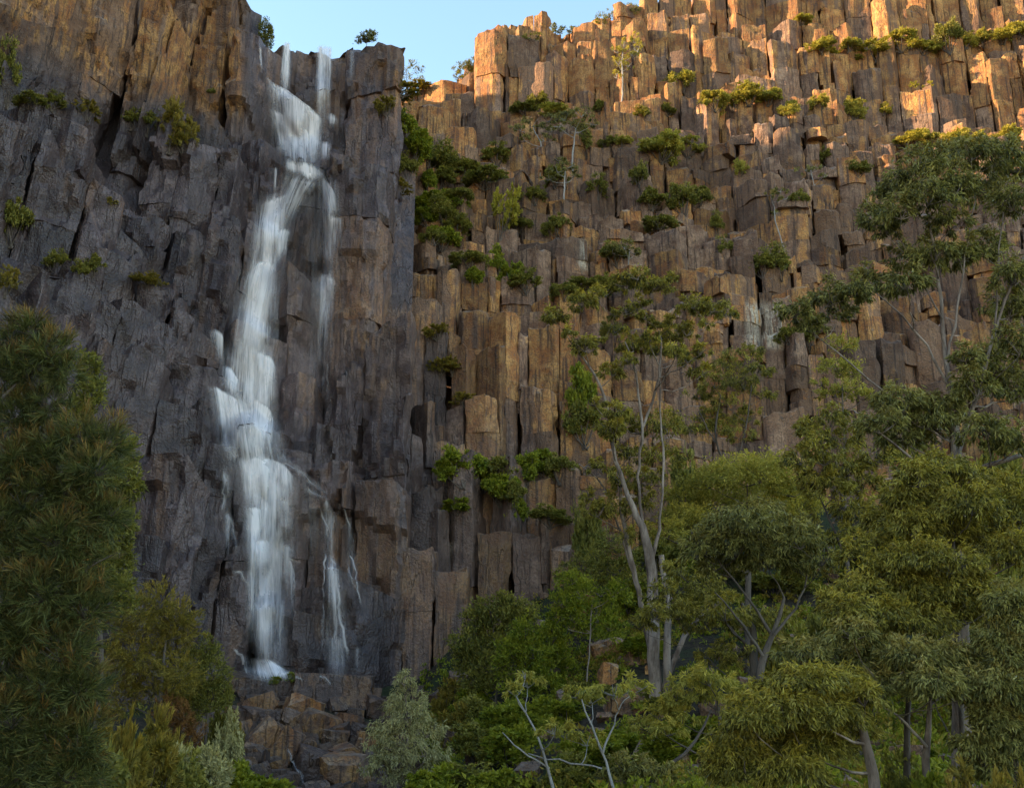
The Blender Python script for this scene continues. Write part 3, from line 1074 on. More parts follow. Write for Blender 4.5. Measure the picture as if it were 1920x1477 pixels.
def curtain(top, bot, a0, a1, bow=0.75, soft=0.42, lift=0.06, name='cascade', topfade=0.04):
    w = max(np.ptp(np.array(top)[:, 0]), np.ptp(np.array(bot)[:, 0]), 4)
    h = max(abs(np.mean(np.array(bot)[:, 1]) - np.mean(np.array(top)[:, 1])), np.ptp(np.array(top)[:, 1]), 4)
    ns = int(np.clip(w / 3.0, 5, 40))
    ntt = int(np.clip(h / 4.5, 4, 60))
    T, B = resample(top, ns), resample(bot, ns)
    tt = np.linspace(0, 1, ntt)
    PX = np.zeros((ntt, ns))
    PY = np.zeros((ntt, ns))
    for i, t in enumerate(tt):
        PX[i] = T[:, 0] + (B[:, 0] - T[:, 0]) * (t ** bow)
        PY[i] = T[:, 1] + (B[:, 1] - T[:, 1]) * t * 1.14
    D = np.full((ntt, ns), np.nan)
    for i in range(ntt):
        for j in range(ns):
            loc, _ = cast(PX[i, j], PY[i, j])
            if loc is not None:
                D[i, j] = loc.y
    if np.isnan(D).all():
        return
    med = np.nanmedian(D)
    D = np.where(np.abs(D - med) > 5.0, np.nan, D)
    for i in range(ntt):                                   # fill misses from below
        row = D[ntt - 1 - i]
        if np.isnan(row).any():
            ref = D[min(ntt - i, ntt - 1)]
            D[ntt - 1 - i] = np.where(np.isnan(row), np.where(np.isnan(ref), med, ref), row)
    # a sheet hangs in front of the rock: local minimum, then smoothed
    def blur(A, r):
        out = A.copy()
        for _ in range(r):
            P = np.pad(out, 1, mode='edge')
            out = (P[:-2, 1:-1] + P[2:, 1:-1] + P[1:-1, :-2] + P[1:-1, 2:] + 2 * P[1:-1, 1:-1]) / 6
        return out
    M = D.copy()
    for _ in range(2):
        P = np.pad(M, 1, mode='edge')
        M = np.min([P[:-2, 1:-1], P[2:, 1:-1], P[1:-1, :-2], P[1:-1, 2:], P[1:-1, 1:-1]], axis=0)
    M = np.minimum(blur(M, 3), D) - lift
    V, UV, den, edg = [], [], [], []
    s = np.linspace(0, 1, ns)
    off = R.random() * 50
    for i, t in enumerate(tt):
        for j in range(ns):
            V.append(at(PX[i, j], PY[i, j], M[i, j]))
            UV.append((off + s[j] * w * med / F_PX, off + t * h * med / F_PX))
            den.append(a0 + (a1 - a0) * t ** 0.8)
            e = min(1, s[j] / soft, (1 - s[j]) / soft)
            e = max(0.0, e) ** 1.0
            e *= min(1, (t + topfade * 0.4) / topfade) * min(1, (1 - t) / 0.5)
            edg.append(e)
    ii = np.arange(ns * ntt).reshape(ntt, ns)
    q = np.column_stack([ii[:-1, :-1].ravel(), ii[1:, :-1].ravel(), ii[1:, 1:].ravel(), ii[:-1, 1:].ravel()])
    V = np.array([tuple(v) for v in V])
    me = fast_mesh(name, V, q, M_WATER, True)
    attr(me, 'water_amount', den)
    attr(me, 'water_edge', edg)
    uvl = me.uv_layers.new(name='UVMap')
    li = np.zeros(len(me.loops), dtype=np.int32)
    me.loops.foreach_get('vertex_index', li)
    uvl.data.foreach_set('uv', np.array(UV, dtype=np.float32)[li].ravel())
    link(name, me, water)


def rill(pts, w, a0, a1):
    """a narrow run of water along a line of the photograph"""
    p = resample(pts, max(6, int(np.abs(np.diff(np.array(pts, float), axis=0)).sum() / 9)))
    p[1:-1] += R.normal(0, 1.6, p[1:-1].shape)
    w = w * 1.35
    d = np.gradient(p, axis=0)
    nn = np.column_stack([-d[:, 1], d[:, 0]])
    nn /= np.maximum(np.linalg.norm(nn, axis=1), 1e-6)[:, None]
    n = max(6, int(np.abs(np.diff(p, axis=0)).sum() / 5))
    L, Rr = resample(p + nn * w / 2, n), resample(p - nn * w / 2, n)
    ns, ntt = 5, n
    V, UV, den, edg = [], [], [], []
    D = np.full((n, ns), np.nan)
    for i in range(n):
        for j in range(ns):
            s = j / (ns - 1)
            loc, _ = cast(*(L[i] * (1 - s) + Rr[i] * s))
            if loc is not None:
                D[i, j] = loc.y
    if np.isnan(D).all():
        return
    med = np.nanmedian(D)
    D = np.where(np.isnan(D) | (np.abs(D - med) > 5), med, D)
    row = np.median(D, axis=1)
    for _ in range(2):
        P = np.pad(row, 1, mode='edge')
        row = np.minimum(row, (P[:-2] + P[2:] + P[1:-1]) / 3)
    off = R.random() * 50
    for i in range(n):
        t = i / (n - 1)
        for j in range(ns):
            s = j / (ns - 1)
            q = L[i] * (1 - s) + Rr[i] * s
            V.append(tuple(at(q[0], q[1], row[i] - 0.05)))
            UV.append((off + s * w * med / F_PX, off + t * n * 5 * med / F_PX))
            den.append(0.72 * (a0 + (a1 - a0) * t))
            edg.append((0.05, 0.7, 1, 0.7, 0.05)[j] * min(1, t / 0.1 + 0.1) * min(1, (1 - t) / 0.12 + 0.05))
    ii = np.arange(ns * n).reshape(n, ns)
    q = np.column_stack([ii[:-1, :-1].ravel(), ii[1:, :-1].ravel(), ii[1:, 1:].ravel(), ii[:-1, 1:].ravel()])
    me = fast_mesh('rill', np.array(V), q, M_WATER, True)
    attr(me, 'water_amount', den)
    attr(me, 'water_edge', edg)
    uvl = me.uv_layers.new(name='UVMap')
    li = np.zeros(len(me.loops), dtype=np.int32)
    me.loops.foreach_get('vertex_index', li)
    uvl.data.foreach_set('uv', np.array(UV, dtype=np.float32)[li].ravel())
    link('rill', me, water)


CURTAINS = [
    ([(531, 78), (546, 79)], [(516, 178), (550, 180)], 0.95, 0.6),
    ([(537, 80), (545, 80)], [(526, 176), (546, 178)], 0.9, 0.7),
    ([(590, 86), (625, 87)], [(586, 224), (622, 220)], 0.8, 0.5),
    ([(596, 86), (607, 86)], [(592, 222), (606, 222)], 0.75, 0.45),
    ([(614, 87), (623, 88)], [(610, 214), (621, 214)], 0.85, 0.5),
    ([(653, 92), (668, 93)], [(650, 168), (668, 168)], 0.45, 0.15),
    ([(484, 86), (491, 88)], [(486, 140), (496, 142)], 0.6, 0.4),
    ([(500, 80), (507, 82)], [(502, 120), (512, 122)], 0.5, 0.15),
    ([(489, 134), (512, 155), (540, 170), (575, 196), (612, 226)], [(500, 302), (522, 304), (550, 305), (582, 308), (606, 310)], 0.85, 0.3),
    ([(489, 134), (512, 155), (540, 170), (575, 196), (612, 226)], [(494, 160), (520, 182), (548, 200), (580, 226), (612, 262)], 1.0, 0.5),
    ([(560, 190), (585, 205), (612, 228)], [(565, 305), (588, 308), (606, 310)], 0.9, 0.6),
    ([(495, 198), (525, 210), (550, 230)], [(518, 302), (540, 302), (558, 302)], 0.8, 0.3),
    ([(562, 232), (574, 240), (582, 258)], [(566, 300), (576, 302), (586, 304)], 0.8, 0.3),
    ([(607, 212), (622, 212), (637, 224)], [(606, 242), (620, 244), (638, 240)], 0.9, 0.1),
    ([(598, 264), (623, 267)], [(596, 308), (622, 310)], 0.9, 0.45),
    ([(518, 295), (545, 301), (580, 306), (612, 318)], [(524, 314), (550, 328), (585, 336), (618, 340)], 1.0, 0.85),
    ([(548, 306), (580, 310), (606, 316)], [(552, 336), (582, 338), (612, 338)], 1.0, 0.9),
    ([(514, 312), (522, 316)], [(510, 372), (519, 372)], 0.8, 0.3),
    ([(596, 332), (612, 338), (622, 350), (632, 372)], [(606, 412), (618, 412), (630, 410), (644, 412)], 0.9, 0.4),
    ([(556, 338), (580, 336), (600, 338)], [(545, 420), (575, 440), (605, 430)], 0.35, 0.1),
    ([(489, 380), (510, 374), (530, 366), (544, 356)], [(476, 498), (492, 500), (512, 500), (534, 478)], 1.0, 0.55),
    ([(494, 380), (512, 375), (530, 368)], [(484, 496), (498, 498), (516, 496)], 0.95, 0.7),
    ([(512, 434), (534, 427), (549, 433)], [(506, 494), (524, 494), (540, 486)], 0.9, 0.45),
    ([(608, 404), (626, 404), (643, 409)], [(604, 495), (622, 500), (641, 500)], 0.7, 0.2),
    ([(634, 406), (644, 410)], [(632, 470), (642, 472)], 0.7, 0.2),
    ([(592, 514), (612, 513), (634, 527)], [(580, 700), (598, 690), (618, 620)], 0.85, 0.12),
    ([(592, 514), (612, 513), (634, 527)], [(592, 560), (610, 565), (630, 560)], 0.9, 0.2),
    ([(470, 506), (486, 490), (506, 490), (527, 506)], [(428, 622), (455, 625), (482, 660), (508, 662)], 1.0, 0.6),
    ([(484, 492), (506, 491), (520, 500)], [(452, 640), (470, 650), (492, 660)], 0.95, 0.7),
    ([(440, 560), (470, 556), (524, 590)], [(418, 742), (450, 744), (505, 672)], 0.7, 0.4),
    ([(386, 620), (404, 616), (418, 626), (421, 645)], [(400, 690), (408, 690), (416, 692), (424, 700)], 0.9, 0.15),
    ([(460, 652), (490, 660), (510, 670), (522, 695)], [(460, 856), (485, 858), (510, 862), (524, 862)], 0.85, 0.4),
    ([(486, 660), (508, 668), (520, 690)], [(486, 760), (505, 765), (520, 775)], 0.9, 0.35),
    ([(410, 684), (430, 686), (446, 706), (453, 738)], [(414, 745), (428, 748), (442, 752), (454, 756)], 1.0, 0.5),
    ([(382, 720), (405, 724), (428, 738), (452, 756)], [(404, 848), (425, 850), (440, 856), (458, 858)], 0.95, 0.5),
    ([(420, 734), (440, 744), (453, 756)], [(430, 850), (444, 855), (458, 858)], 1.0, 0.75),
    ([(454, 748), (480, 746), (506, 764), (520, 806)], [(454, 858), (480, 860), (506, 862), (524, 864)], 1.0, 0.5),
    ([(436, 858), (480, 853), (532, 868), (556, 900)], [(452, 952), (480, 956), (522, 956), (560, 950)], 1.0, 0.7),
    ([(440, 862), (470, 858), (500, 866)], [(454, 950), (476, 954), (496, 954)], 1.0, 0.9),
    ([(506, 862), (532, 868), (554, 896)], [(512, 935), (535, 930), (556, 940)], 0.95, 0.5),
    ([(454, 946), (476, 950), (500, 950)], [(458, 1020), (480, 1020), (505, 1020)], 0.95, 0.8),
    ([(490, 948), (516, 932), (556, 938)], [(486, 1018), (515, 1020), (560, 1030)], 0.65, 0.15),
    ([(488, 948), (500, 940), (516, 950)], [(486, 1016), (504, 1018), (520, 1016)], 0.85, 0.3),
    ([(458, 950), (470, 954), (486, 990)], [(456, 1180), (470, 1190), (488, 1200)], 0.8, 0.5),
    ([(466, 1014), (498, 1010), (524, 1018)], [(474, 1248), (498, 1250), (520, 1248)], 1.0, 0.85),
    ([(474, 1014), (494, 1011), (512, 1014)], [(480, 1248), (496, 1250), (512, 1248)], 1.0, 0.95),
    ([(520, 1014), (536, 1020), (560, 1024)], [(520, 1080), (540, 1120), (556, 1110)], 0.6, 0.1),
    ([(530, 1036), (544, 1046), (552, 1062)], [(528, 1170), (546, 1190), (562, 1180)], 0.6, 0.1),
    ([(416, 960), (428, 960), (438, 975)], [(414, 1050), (428, 1060), (444, 1055)], 0.6, 0.1),
    ([(452, 1225), (495, 1236), (522, 1236)], [(446, 1270), (500, 1280), (566, 1276)], 1.0, 0.6),
    ([(478, 1230), (505, 1236), (530, 1250)], [(486, 1268), (515, 1276), (566, 1276)], 1.0, 0.9),
    ([(604, 1196), (628, 1190), (654, 1200)], [(598, 1280), (630, 1284), (662, 1284)], 0.5, 0.15),
    ([(606, 1066), (622, 1064), (636, 1070)], [(602, 1195), (620, 1196), (650, 1200)], 0.45, 0.2),
    ([(604, 940), (612, 936), (622, 946)], [(604, 1002), (612, 1004), (624, 1004)], 0.6, 0.15),
    ([(660, 1212), (684, 1212)], [(662, 1270), (682, 1272)], 0.4, 0.1),
]
# broad thin veil that ties the steps together
VEILS = [
    ([(484, 140), (550, 180), (626, 228)], [(496, 345), (560, 350), (628, 350)], 0.75, 0.5),
    ([(515, 315), (570, 328), (630, 345)], [(474, 440), (520, 440), (566, 410)], 0.65, 0.5),
    ([(474, 368), (515, 362), (560, 358)], [(440, 585), (490, 585), (540, 560)], 0.85, 0.65),
    ([(448, 495), (490, 485), (540, 505)], [(400, 720), (465, 740), (535, 720)], 0.9, 0.6),
    ([(405, 630), (465, 635), (535, 655)], [(384, 860), (460, 870), (540, 870)], 0.8, 0.55),
    ([(378, 725), (450, 740), (534, 780)], [(420, 960), (490, 960), (572, 950)], 0.8, 0.6),
    ([(432, 865), (500, 855), (580, 900)], [(430, 1090), (495, 1090), (572, 1090)], 0.8, 0.5),
    ([(448, 980), (495, 985), (560, 1000)], [(450, 1290), (495, 1292), (548, 1286)], 0.85, 0.6),
    ([(582, 300), (610, 320), (648, 350)], [(588, 560), (612, 565), (650, 560)], 0.6, 0.45),
    ([(586, 84), (606, 84), (630, 88)], [(580, 260), (604, 260), (628, 256)], 0.6, 0.45),
    ([(582, 500), (612, 500), (644, 520)], [(566, 780), (598, 770), (632, 720)], 0.65, 0.2),
    ([(550, 360), (590, 380), (640, 400)], [(525, 900), (570, 900), (615, 840)], 0.26, 0.14),
    ([(540, 870), (580, 900), (625, 935)], [(545, 1090), (585, 1090), (630, 1060)], 0.4, 0.12),
    ([(596, 940), (615, 945), (640, 960)], [(596, 1090), (615, 1090), (640, 1080)], 0.5, 0.3),
    ([(600, 1040), (620, 1040), (642, 1060)], [(596, 1300), (630, 1300), (668, 1300)], 0.62, 0.35),
    ([(640, 955), (652, 960), (664, 980)], [(645, 1140), (662, 1150), (684, 1150)], 0.42, 0.2),
    ([(408, 870), (420, 870), (436, 890)], [(404, 1060), (424, 1070), (448, 1060)], 0.45, 0.15),
]
for c in VEILS:
    curtain(c[0], c[1], c[2], c[3], topfade=0.16, soft=0.5, lift=0.03)
for c in CURTAINS:
    curtain(c[0], c[1], c[2], c[3])
RILLS = [
    ([(518, 852), (545, 872), (575, 895), (604, 918), (622, 928)], 14, 0.6, 0.4),
    ([(572, 915), (590, 926), (612, 934), (624, 942)], 6, 0.8, 0.5),
    ([(404, 818), (424, 838), (446, 860)], 13, 0.5, 0.8),
    ([(422, 882), (420, 920), (419, 962)], 9, 0.75, 0.5),
    ([(430, 966), (440, 990), (444, 1040)], 6, 0.8, 0.2),
    ([(436, 1066), (452, 1074), (464, 1094), (472, 1120), (478, 1160)], 8, 0.85, 0.5),
    ([(438, 1214), (452, 1230), (462, 1250), (466, 1268)], 8, 0.9, 0.7),
    ([(538, 1042), (546, 1058), (550, 1090), (550, 1130)], 6, 0.9, 0.3),
    ([(536, 1044), (554, 1050), (566, 1054)], 4, 0.8, 0.4),
    ([(600, 950), (606, 975), (614, 992), (612, 1006)], 5, 0.9, 0.5),
    ([(606, 1028), (613, 1042), (610, 1066), (608, 1110), (606, 1160), (604, 1230)], 5, 0.95, 0.4),
    ([(612, 1036), (622, 1046), (628, 1066), (633, 1100), (637, 1140), (644, 1190), (654, 1240)], 7, 1.0, 0.6),
    ([(612, 1066), (628, 1064), (636, 1072)], 5, 0.9, 0.6),
    ([(626, 1180), (627, 1206)], 4, 0.9, 0.6),
    ([(645, 950), (652, 975), (655, 1000), (652, 1026)], 5, 0.85, 0.4),
    ([(652, 1036), (664, 1050), (668, 1076), (670, 1106), (680, 1140)], 5, 0.85, 0.4),
    ([(654, 1060), (660, 1090), (674, 1112)], 4, 0.6, 0.3),
    ([(596, 1266), (612, 1272), (622, 1284)], 7, 0.9, 0.6),
    ([(520, 1262), (545, 1262), (570, 1276)], 6, 0.9, 0.6),
    ([(612, 676), (612, 710), (616, 760)], 3, 0.6, 0.2),
    ([(644, 676), (650, 700), (662, 740)], 3, 0.5, 0.15),
    ([(540, 1400), (548, 1420), (556, 1436), (566, 1462), (570, 1477)], 7, 0.8, 0.6),
]
for r in RILLS:
    rill(*r)

# ------------------------------------------------------------------ plants
def unit(v):
    return v / np.maximum(np.linalg.norm(v, axis=1), 1e-9)[:, None]


def leaf_arrays(pos, direc, length, width, rng, fold=0.25):
    """one bent diamond per leaf: 4 points, 1 quad"""
    n = len(pos)
    d = unit(direc)
    side = unit(np.cross(d, unit(rng.normal(size=(n, 3)))))
    nrm = np.cross(d, side)
    L = (length * rng.uniform(0.65, 1.25, n))[:, None]
    Wd = (1.3 * width * rng.uniform(0.7, 1.2, n))[:, None]
    v = np.empty((n, 4, 3))
    v[:, 0] = pos
    v[:, 1] = pos + d * L * 0.42 + side * Wd * 0.5 + nrm * Wd * fold
    v[:, 2] = pos + d * L - nrm * L * 0.12
    v[:, 3] = pos + d * L * 0.42 - side * Wd * 0.5 + nrm * Wd * fold
    return v


def crown_mesh(name, clumps, mat, rng, kind='gum', leaf=0.13, width=0.028, per=220, tipf=0.3):
    """clumps: (centre (3,), rx, ry, rz, weight). leaves gather in small tufts over each clump"""
    Vs, tint, tip = [], [], []
    for (c, rx, ry, rz, wt) in clumps:
        n = max(40, int(per * wt))
        nt = max(6, int(n / (34 if kind == 'gum' else 26)))
        # tufts over the upper shell
        td = unit(rng.normal(size=(nt, 3)))
        if kind in ('gum', 'dome'):
            td[:, 2] = np.abs(td[:, 2]) * 1.0 - 0.28
            td = unit(td)
        rr = rng.uniform(0.35, 1.18, nt) ** 0.8
        tc = td * rr[:, None]
        which = rng.integers(0, nt, n)
        tr = (0.17 if kind == 'gum' else 0.27) * rng.uniform(0.6, 1.4, nt)
        if kind == 'needle':
            # a tuft is a spray: needles along an outward shoot
            ax = unit(td + rng.normal(size=(nt, 3)) * 0.35 + [0, 0, 0.15])
            loc = tc[which] + ax[which] * (rng.uniform(-0.5, 0.35, n) * 0.75)[:, None] + rng.normal(size=(n, 3)) * 0.05
        else:
            loc = tc[which] + rng.normal(size=(n, 3)) * tr[which][:, None] * 0.62
        P = np.asarray(c) + loc * [rx, ry, rz]
        radial = unit(loc + 1e-6)
        if kind == 'gum':
            dr = radial * 0.55 + rng.normal(size=(n, 3)) * 0.45 + [0, 0, -0.75]
        elif kind == 'needle':
            dr = ax[which] * 1.1 + rng.normal(size=(n, 3)) * 0.42 + [0, 0, 0.1]
        elif kind == 'dome':
            dr = radial * 0.6 + rng.normal(size=(n, 3)) * 0.6 + [0, 0, -0.15]
        else:
            dr = radial * 0.7 + rng.normal(size=(n, 3)) * 0.7 + [0, 0, 0.25]
        Vs.append(leaf_arrays(P, dr, leaf, width, rng))
        tt = np.clip(rng.normal(0.45, 0.30, n) + (rng.random(nt)[which] - 0.5) * 0.5, 0, 1.3)
        tint.append(np.repeat(tt, 4))
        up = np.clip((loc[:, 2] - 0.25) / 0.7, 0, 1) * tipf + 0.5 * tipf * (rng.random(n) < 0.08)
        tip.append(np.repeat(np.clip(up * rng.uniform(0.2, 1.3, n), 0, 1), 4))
    V = np.concatenate(Vs).reshape(-1, 3)
    q = np.arange(len(V)).reshape(-1, 4)
    me = fast_mesh(name, V, q, mat, False)
    attr(me, 'tint', np.concatenate(tint))
    attr(me, 'tip', np.concatenate(tip))
    return me


class Tubes:
    def __init__(self):
        self.v, self.f, self.n = [], [], 0

    def add(self, pts, radii, sides=7):
        pts = np.asarray(pts, dtype=float)
        d = np.gradient(pts, axis=0)
        d = unit(d)
        ref = np.array([0.0, 1.0, 0.0]) if abs(d[0][1]) < 0.9 else np.array([1.0, 0, 0])
        ang = np.linspace(0, 2 * math.pi, sides, endpoint=False)
        for i in range(len(pts)):
            a = np.cross(d[i], ref)
            a /= max(np.linalg.norm(a), 1e-6)
            b = np.cross(d[i], a)
            self.v.append(pts[i] + radii[i] * (np.cos(ang)[:, None] * a + np.sin(ang)[:, None] * b))
        m = len(pts)
        for i in range(m - 1):
            for k in range(sides):
                k2 = (k + 1) % sides
                self.f.append((self.n + i * sides + k, self.n + i * sides + k2, self.n + (i + 1) * sides + k2, self.n + (i + 1) * sides + k))
        self.n += m * sides

    def mesh(self, name, mat, origin=(0, 0, 0)):
        return fast_mesh(name, np.concatenate(self.v) - np.asarray(origin), np.array(self.f), mat, True)


def curve(p0, p1, rng, sag=0.15, n=6):
    p0, p1 = np.asarray(p0, float), np.asarray(p1, float)
    L = np.linalg.norm(p1 - p0)
    mid = (p0 + p1) / 2 + rng.normal(size=3) * L * 0.07 + np.array([0, 0, -sag * L])
    t = np.linspace(0, 1, n)[:, None]
    c = (1 - t) ** 2 * p0 + 2 * t * (1 - t) * mid + t ** 2 * p1
    c[1:-1] += rng.normal(size=(n - 2, 3)) * L * 0.012
    return c


def tree(name, label, cat, Y, trunks, clumps, leafmat, barkmat, kind='gum', leaf=0.13, width=0.028, per=260, tipf=0.3,
         seed=1, group=None, to_ground=True, flat=0.62, depth=0.8, twigs=5, dead=(), thin=1.0, dens=1.0, grow=1.0):
    """trunks: list of [(px,py,width px)...] from the foot up; clumps: (px,py,rx px,ry px) in the photograph at distance Y"""
    rng = np.random.default_rng(seed)
    k = Y / F_PX
    cl = []
    xs = np.array([c[0] for c in clumps], float)
    spread = max((xs.max() - xs.min()) * k * 0.5, 0.4) if len(clumps) > 1 else 0.3
    for (px, py, rx, ry) in clumps:
        rx, ry = rx * grow, ry * grow
        dy = float(np.clip(rng.normal(0, 0.5), -1, 1)) * spread * depth
        c = np.array(at(px, py, Y + dy))
        kk = (Y + dy) / F_PX
        cl.append((c, rx * kk, (rx * 0.9) * kk, ry * kk * (1.45 if kind == 'gum' else 1.15), rx * ry / 2500.0 * 4.2 * dens))
    tb = Tubes()
    nodes, nrad = [], []
    foot = None
    for ti, tr in enumerate(trunks):
        pts = [np.array(at(px, py, Y)) + (np.array([0, rng.normal(0, 0.05), 0])) for (px, py, w) in tr]
        rad = [max(w * k / 2, 0.006) for (_, _, w) in tr]
        if ti == 0:
            g = gz(pts[0][0], pts[0][1]) if to_ground else None
            if g is not None and pts[0][2] > g - 0.1:
                pts.insert(0, np.array([pts[0][0] - 0.03 * (pts[0][2] - g), pts[0][1], g - 0.15]))
                rad.insert(0, rad[0] * 1.25)
            elif g is not None:
                # the traced foot lies under the slope: start at the slope
                pts[0] = pts[0].copy()
            foot = pts[0]
        P = np.array(pts)
        # resample smoothly
        d = np.concatenate([[0], np.cumsum(np.linalg.norm(np.diff(P, axis=0), axis=1))])
        n = max(8, int(d[-1] / 0.35))
        t = np.linspace(0, d[-1], n)
        Q = np.column_stack([np.interp(t, d, P[:, i]) for i in range(3)])
        for _ in range(2):
            Q[1:-1] = (Q[:-2] + Q[1:-1] * 2 + Q[2:]) / 4
        Q[1:-1] += rng.normal(size=(n - 2, 3)) * 0.015
        rr = np.interp(t, d, rad)
        rr = rr * (0.60 if rr[0] > 0.2 else 0.52)
        tb.add(Q, rr, 9 if rr[0] > 0.06 else 6)
        nodes += list(Q)
        nrad += list(rr)
    nodes = list(nodes)
    order = sorted(range(len(cl)), key=lambda i: min(np.linalg.norm(cl[i][0] - q) for q in nodes[::4]))
    for i in order:
        c, rx, ry, rz, wt = cl[i]
        N = np.array(nodes)
        base = c - np.array([0, 0, rz * 0.35])
        dv = base - N
        dist = np.linalg.norm(dv, axis=1)
        pen = np.where(dv[:, 2] < 0.25 * np.linalg.norm(dv[:, :2], axis=1), 2.5, 1.0)
        j = int(np.argmin(dist * pen))
        if dist[j] > 0.05:
            q = curve(N[j], base, rng, 0.10, 7)
            r0 = min(nrad[j] * 0.7, 0.012 * dist[j] + 0.012 + 0.01 * rx) * thin
            rr = np.linspace(r0, max(0.007, r0 * 0.4), len(q))
            tb.add(q, rr, 5)
            nodes += list(q[2:])
            nrad += list(rr[2:])
        for _ in range(twigs):
            u = unit(rng.normal(size=(1, 3)))[0]
            u[2] = abs(u[2]) * 0.8 - 0.1
            e = c + u * [rx * 0.85, ry * 0.85, rz * 0.85]
            q = curve(base, e, rng, 0.08, 4)
            tb.add(q, np.linspace(0.010, 0.004, 4) * thin * max(1, Y / 25), 4)
    for dl in dead:
        pts = np.array([np.array(at(px, py, Y)) for (px, py, w) in dl])
        tb.add(pts, [max(w * k / 2, 0.006) for (_, _, w) in dl], 6)
    root = bpy.data.objects.new(name, None)
    C.objects.link(root)
    root.location = foot
    tag(root, label, cat, group)
    link('trunk', tb.mesh('trunk', barkmat, foot), root)
    cl2 = [(c - foot, rx, ry, rz, w) for (c, rx, ry, rz, w) in cl]
    link('crown', crown_mesh('crown', cl2, leafmat, rng, kind, leaf, width, per, tipf), root)
    return root


# ---- prototypes of shrubs: stems and foliage, unit size 1 m wide
def shrub_proto(mat, kind, leaf, width, n, seed, tall=0.9, clumps=14, tipf=0.35, bark=None):
    rng = np.random.default_rng(seed)
    tb = Tubes()
    cl = []
    for i in range(clumps):
        a = rng.uniform(0, 6.283)
        r = 0.40 * math.sqrt(rng.random())
        z = tall * rng.uniform(0.28, 0.86) * (1 - 0.9 * r * r / 0.14 * 0.35)
        c = np.array([r * math.cos(a), r * math.sin(a), z])
        s = rng.uniform(0.10, 0.22)
        cl.append((c, s, s, s * rng.uniform(0.65, 1.0) * max(0.8, tall), 1.0))
        q = curve((rng.normal(0, 0.03), rng.normal(0, 0.03), -0.12), c, rng, 0.05, 5)
        tb.add(q, np.linspace(0.018, 0.006, 5), 4)
    return (crown_mesh('foliage', cl, mat, rng, kind, leaf, width, n, tipf), tb.mesh('stem', bark or M_DARKBARK))


PROTO = {}
for i in range(3):
    PROTO['green', i] = shrub_proto(L_GREEN, 'shrub', 0.085, 0.042, 300, 300 + i, 0.85 + 0.1 * i)
    PROTO['dark', i] = shrub_proto(L_DARKGREEN, 'shrub', 0.075, 0.034, 320, 310 + i, 0.8 + 0.15 * i)
    PROTO['olive', i] = shrub_proto(L_OLIVE, 'needle', 0.085, 0.020, 420, 320 + i, 0.9 + 0.1 * i)
    PROTO['pale', i] = shrub_proto(L_PALE, 'shrub', 0.075, 0.034, 300, 330 + i, 0.75 + 0.1 * i)
    PROTO['silver', i] = shrub_proto(L_SILVER, 'shrub', 0.075, 0.028, 380, 340 + i, 1.2 + 0.1 * i, 12)
    PROTO['yellow', i] = shrub_proto(L_YELLOW, 'needle', 0.085, 0.024, 360, 350 + i, 1.2, 10)
    PROTO['rust', i] = shrub_proto(L_RUST, 'needle', 0.085, 0.022, 360, 360 + i, 0.9)


def shrub(p, w, h, kind, i, label, cat='shrub', group=None, name='shrub'):
    fol, stem = PROTO[kind, i % 3]
    root = bpy.data.objects.new(name, None)
    C.objects.link(root)
    root.location = p
    rot = random.uniform(0, 6.283)
    root.rotation_euler = (random.uniform(-0.12, 0.12), random.uniform(-0.12, 0.12), rot)
    root.scale = (w, w, h)
    tag(root, label, cat, group)
    for nm, me in (('foliage', fol), ('stem', stem)):
        o = bpy.data.objects.new(nm, me)
        C.objects.link(o)
        o.parent = root
    return root


COLOR = {'green': 'bright green', 'dark': 'dark green', 'olive': 'olive', 'pale': 'pale sunlit', 'silver': 'silver green', 'yellow': 'yellow green', 'rust': 'rusty brown'}


def ledge_shrubs(lst, where, group):
    """shrubs rooted on the rock: (px, py foot, width px, height px, kind)"""
    lst = sorted(lst)
    cnt = {}
    for (px, py, w, h, kind) in lst:
        cnt.setdefault(kind, []).append(px)
    seen = {}
    for (px, py, w, h, kind) in lst:
        loc, nrm = cast(px, py)
        if loc is None:
            for dy in range(2, 60, 2):
                loc, nrm = cast(px, py + dy)
                if loc is not None:
                    break
        if loc is None:
            continue
        i = seen.get(kind, 0)
        seen[kind] = i + 1
        k = loc.y / F_PX
        many = len(cnt[kind]) > 1
        lab = '%s shrub %s%s' % (COLOR[kind], where, (', ' + (nth(i) if len(cnt[kind]) > 1 else '')) if many else '')
        shrub((loc.x, loc.y + 0.05, loc.z - 0.05), w * k * random.uniform(1.1, 1.5), h * k * random.uniform(1.1, 1.5), kind, random.randint(0, 2), lab, 'shrub', group)


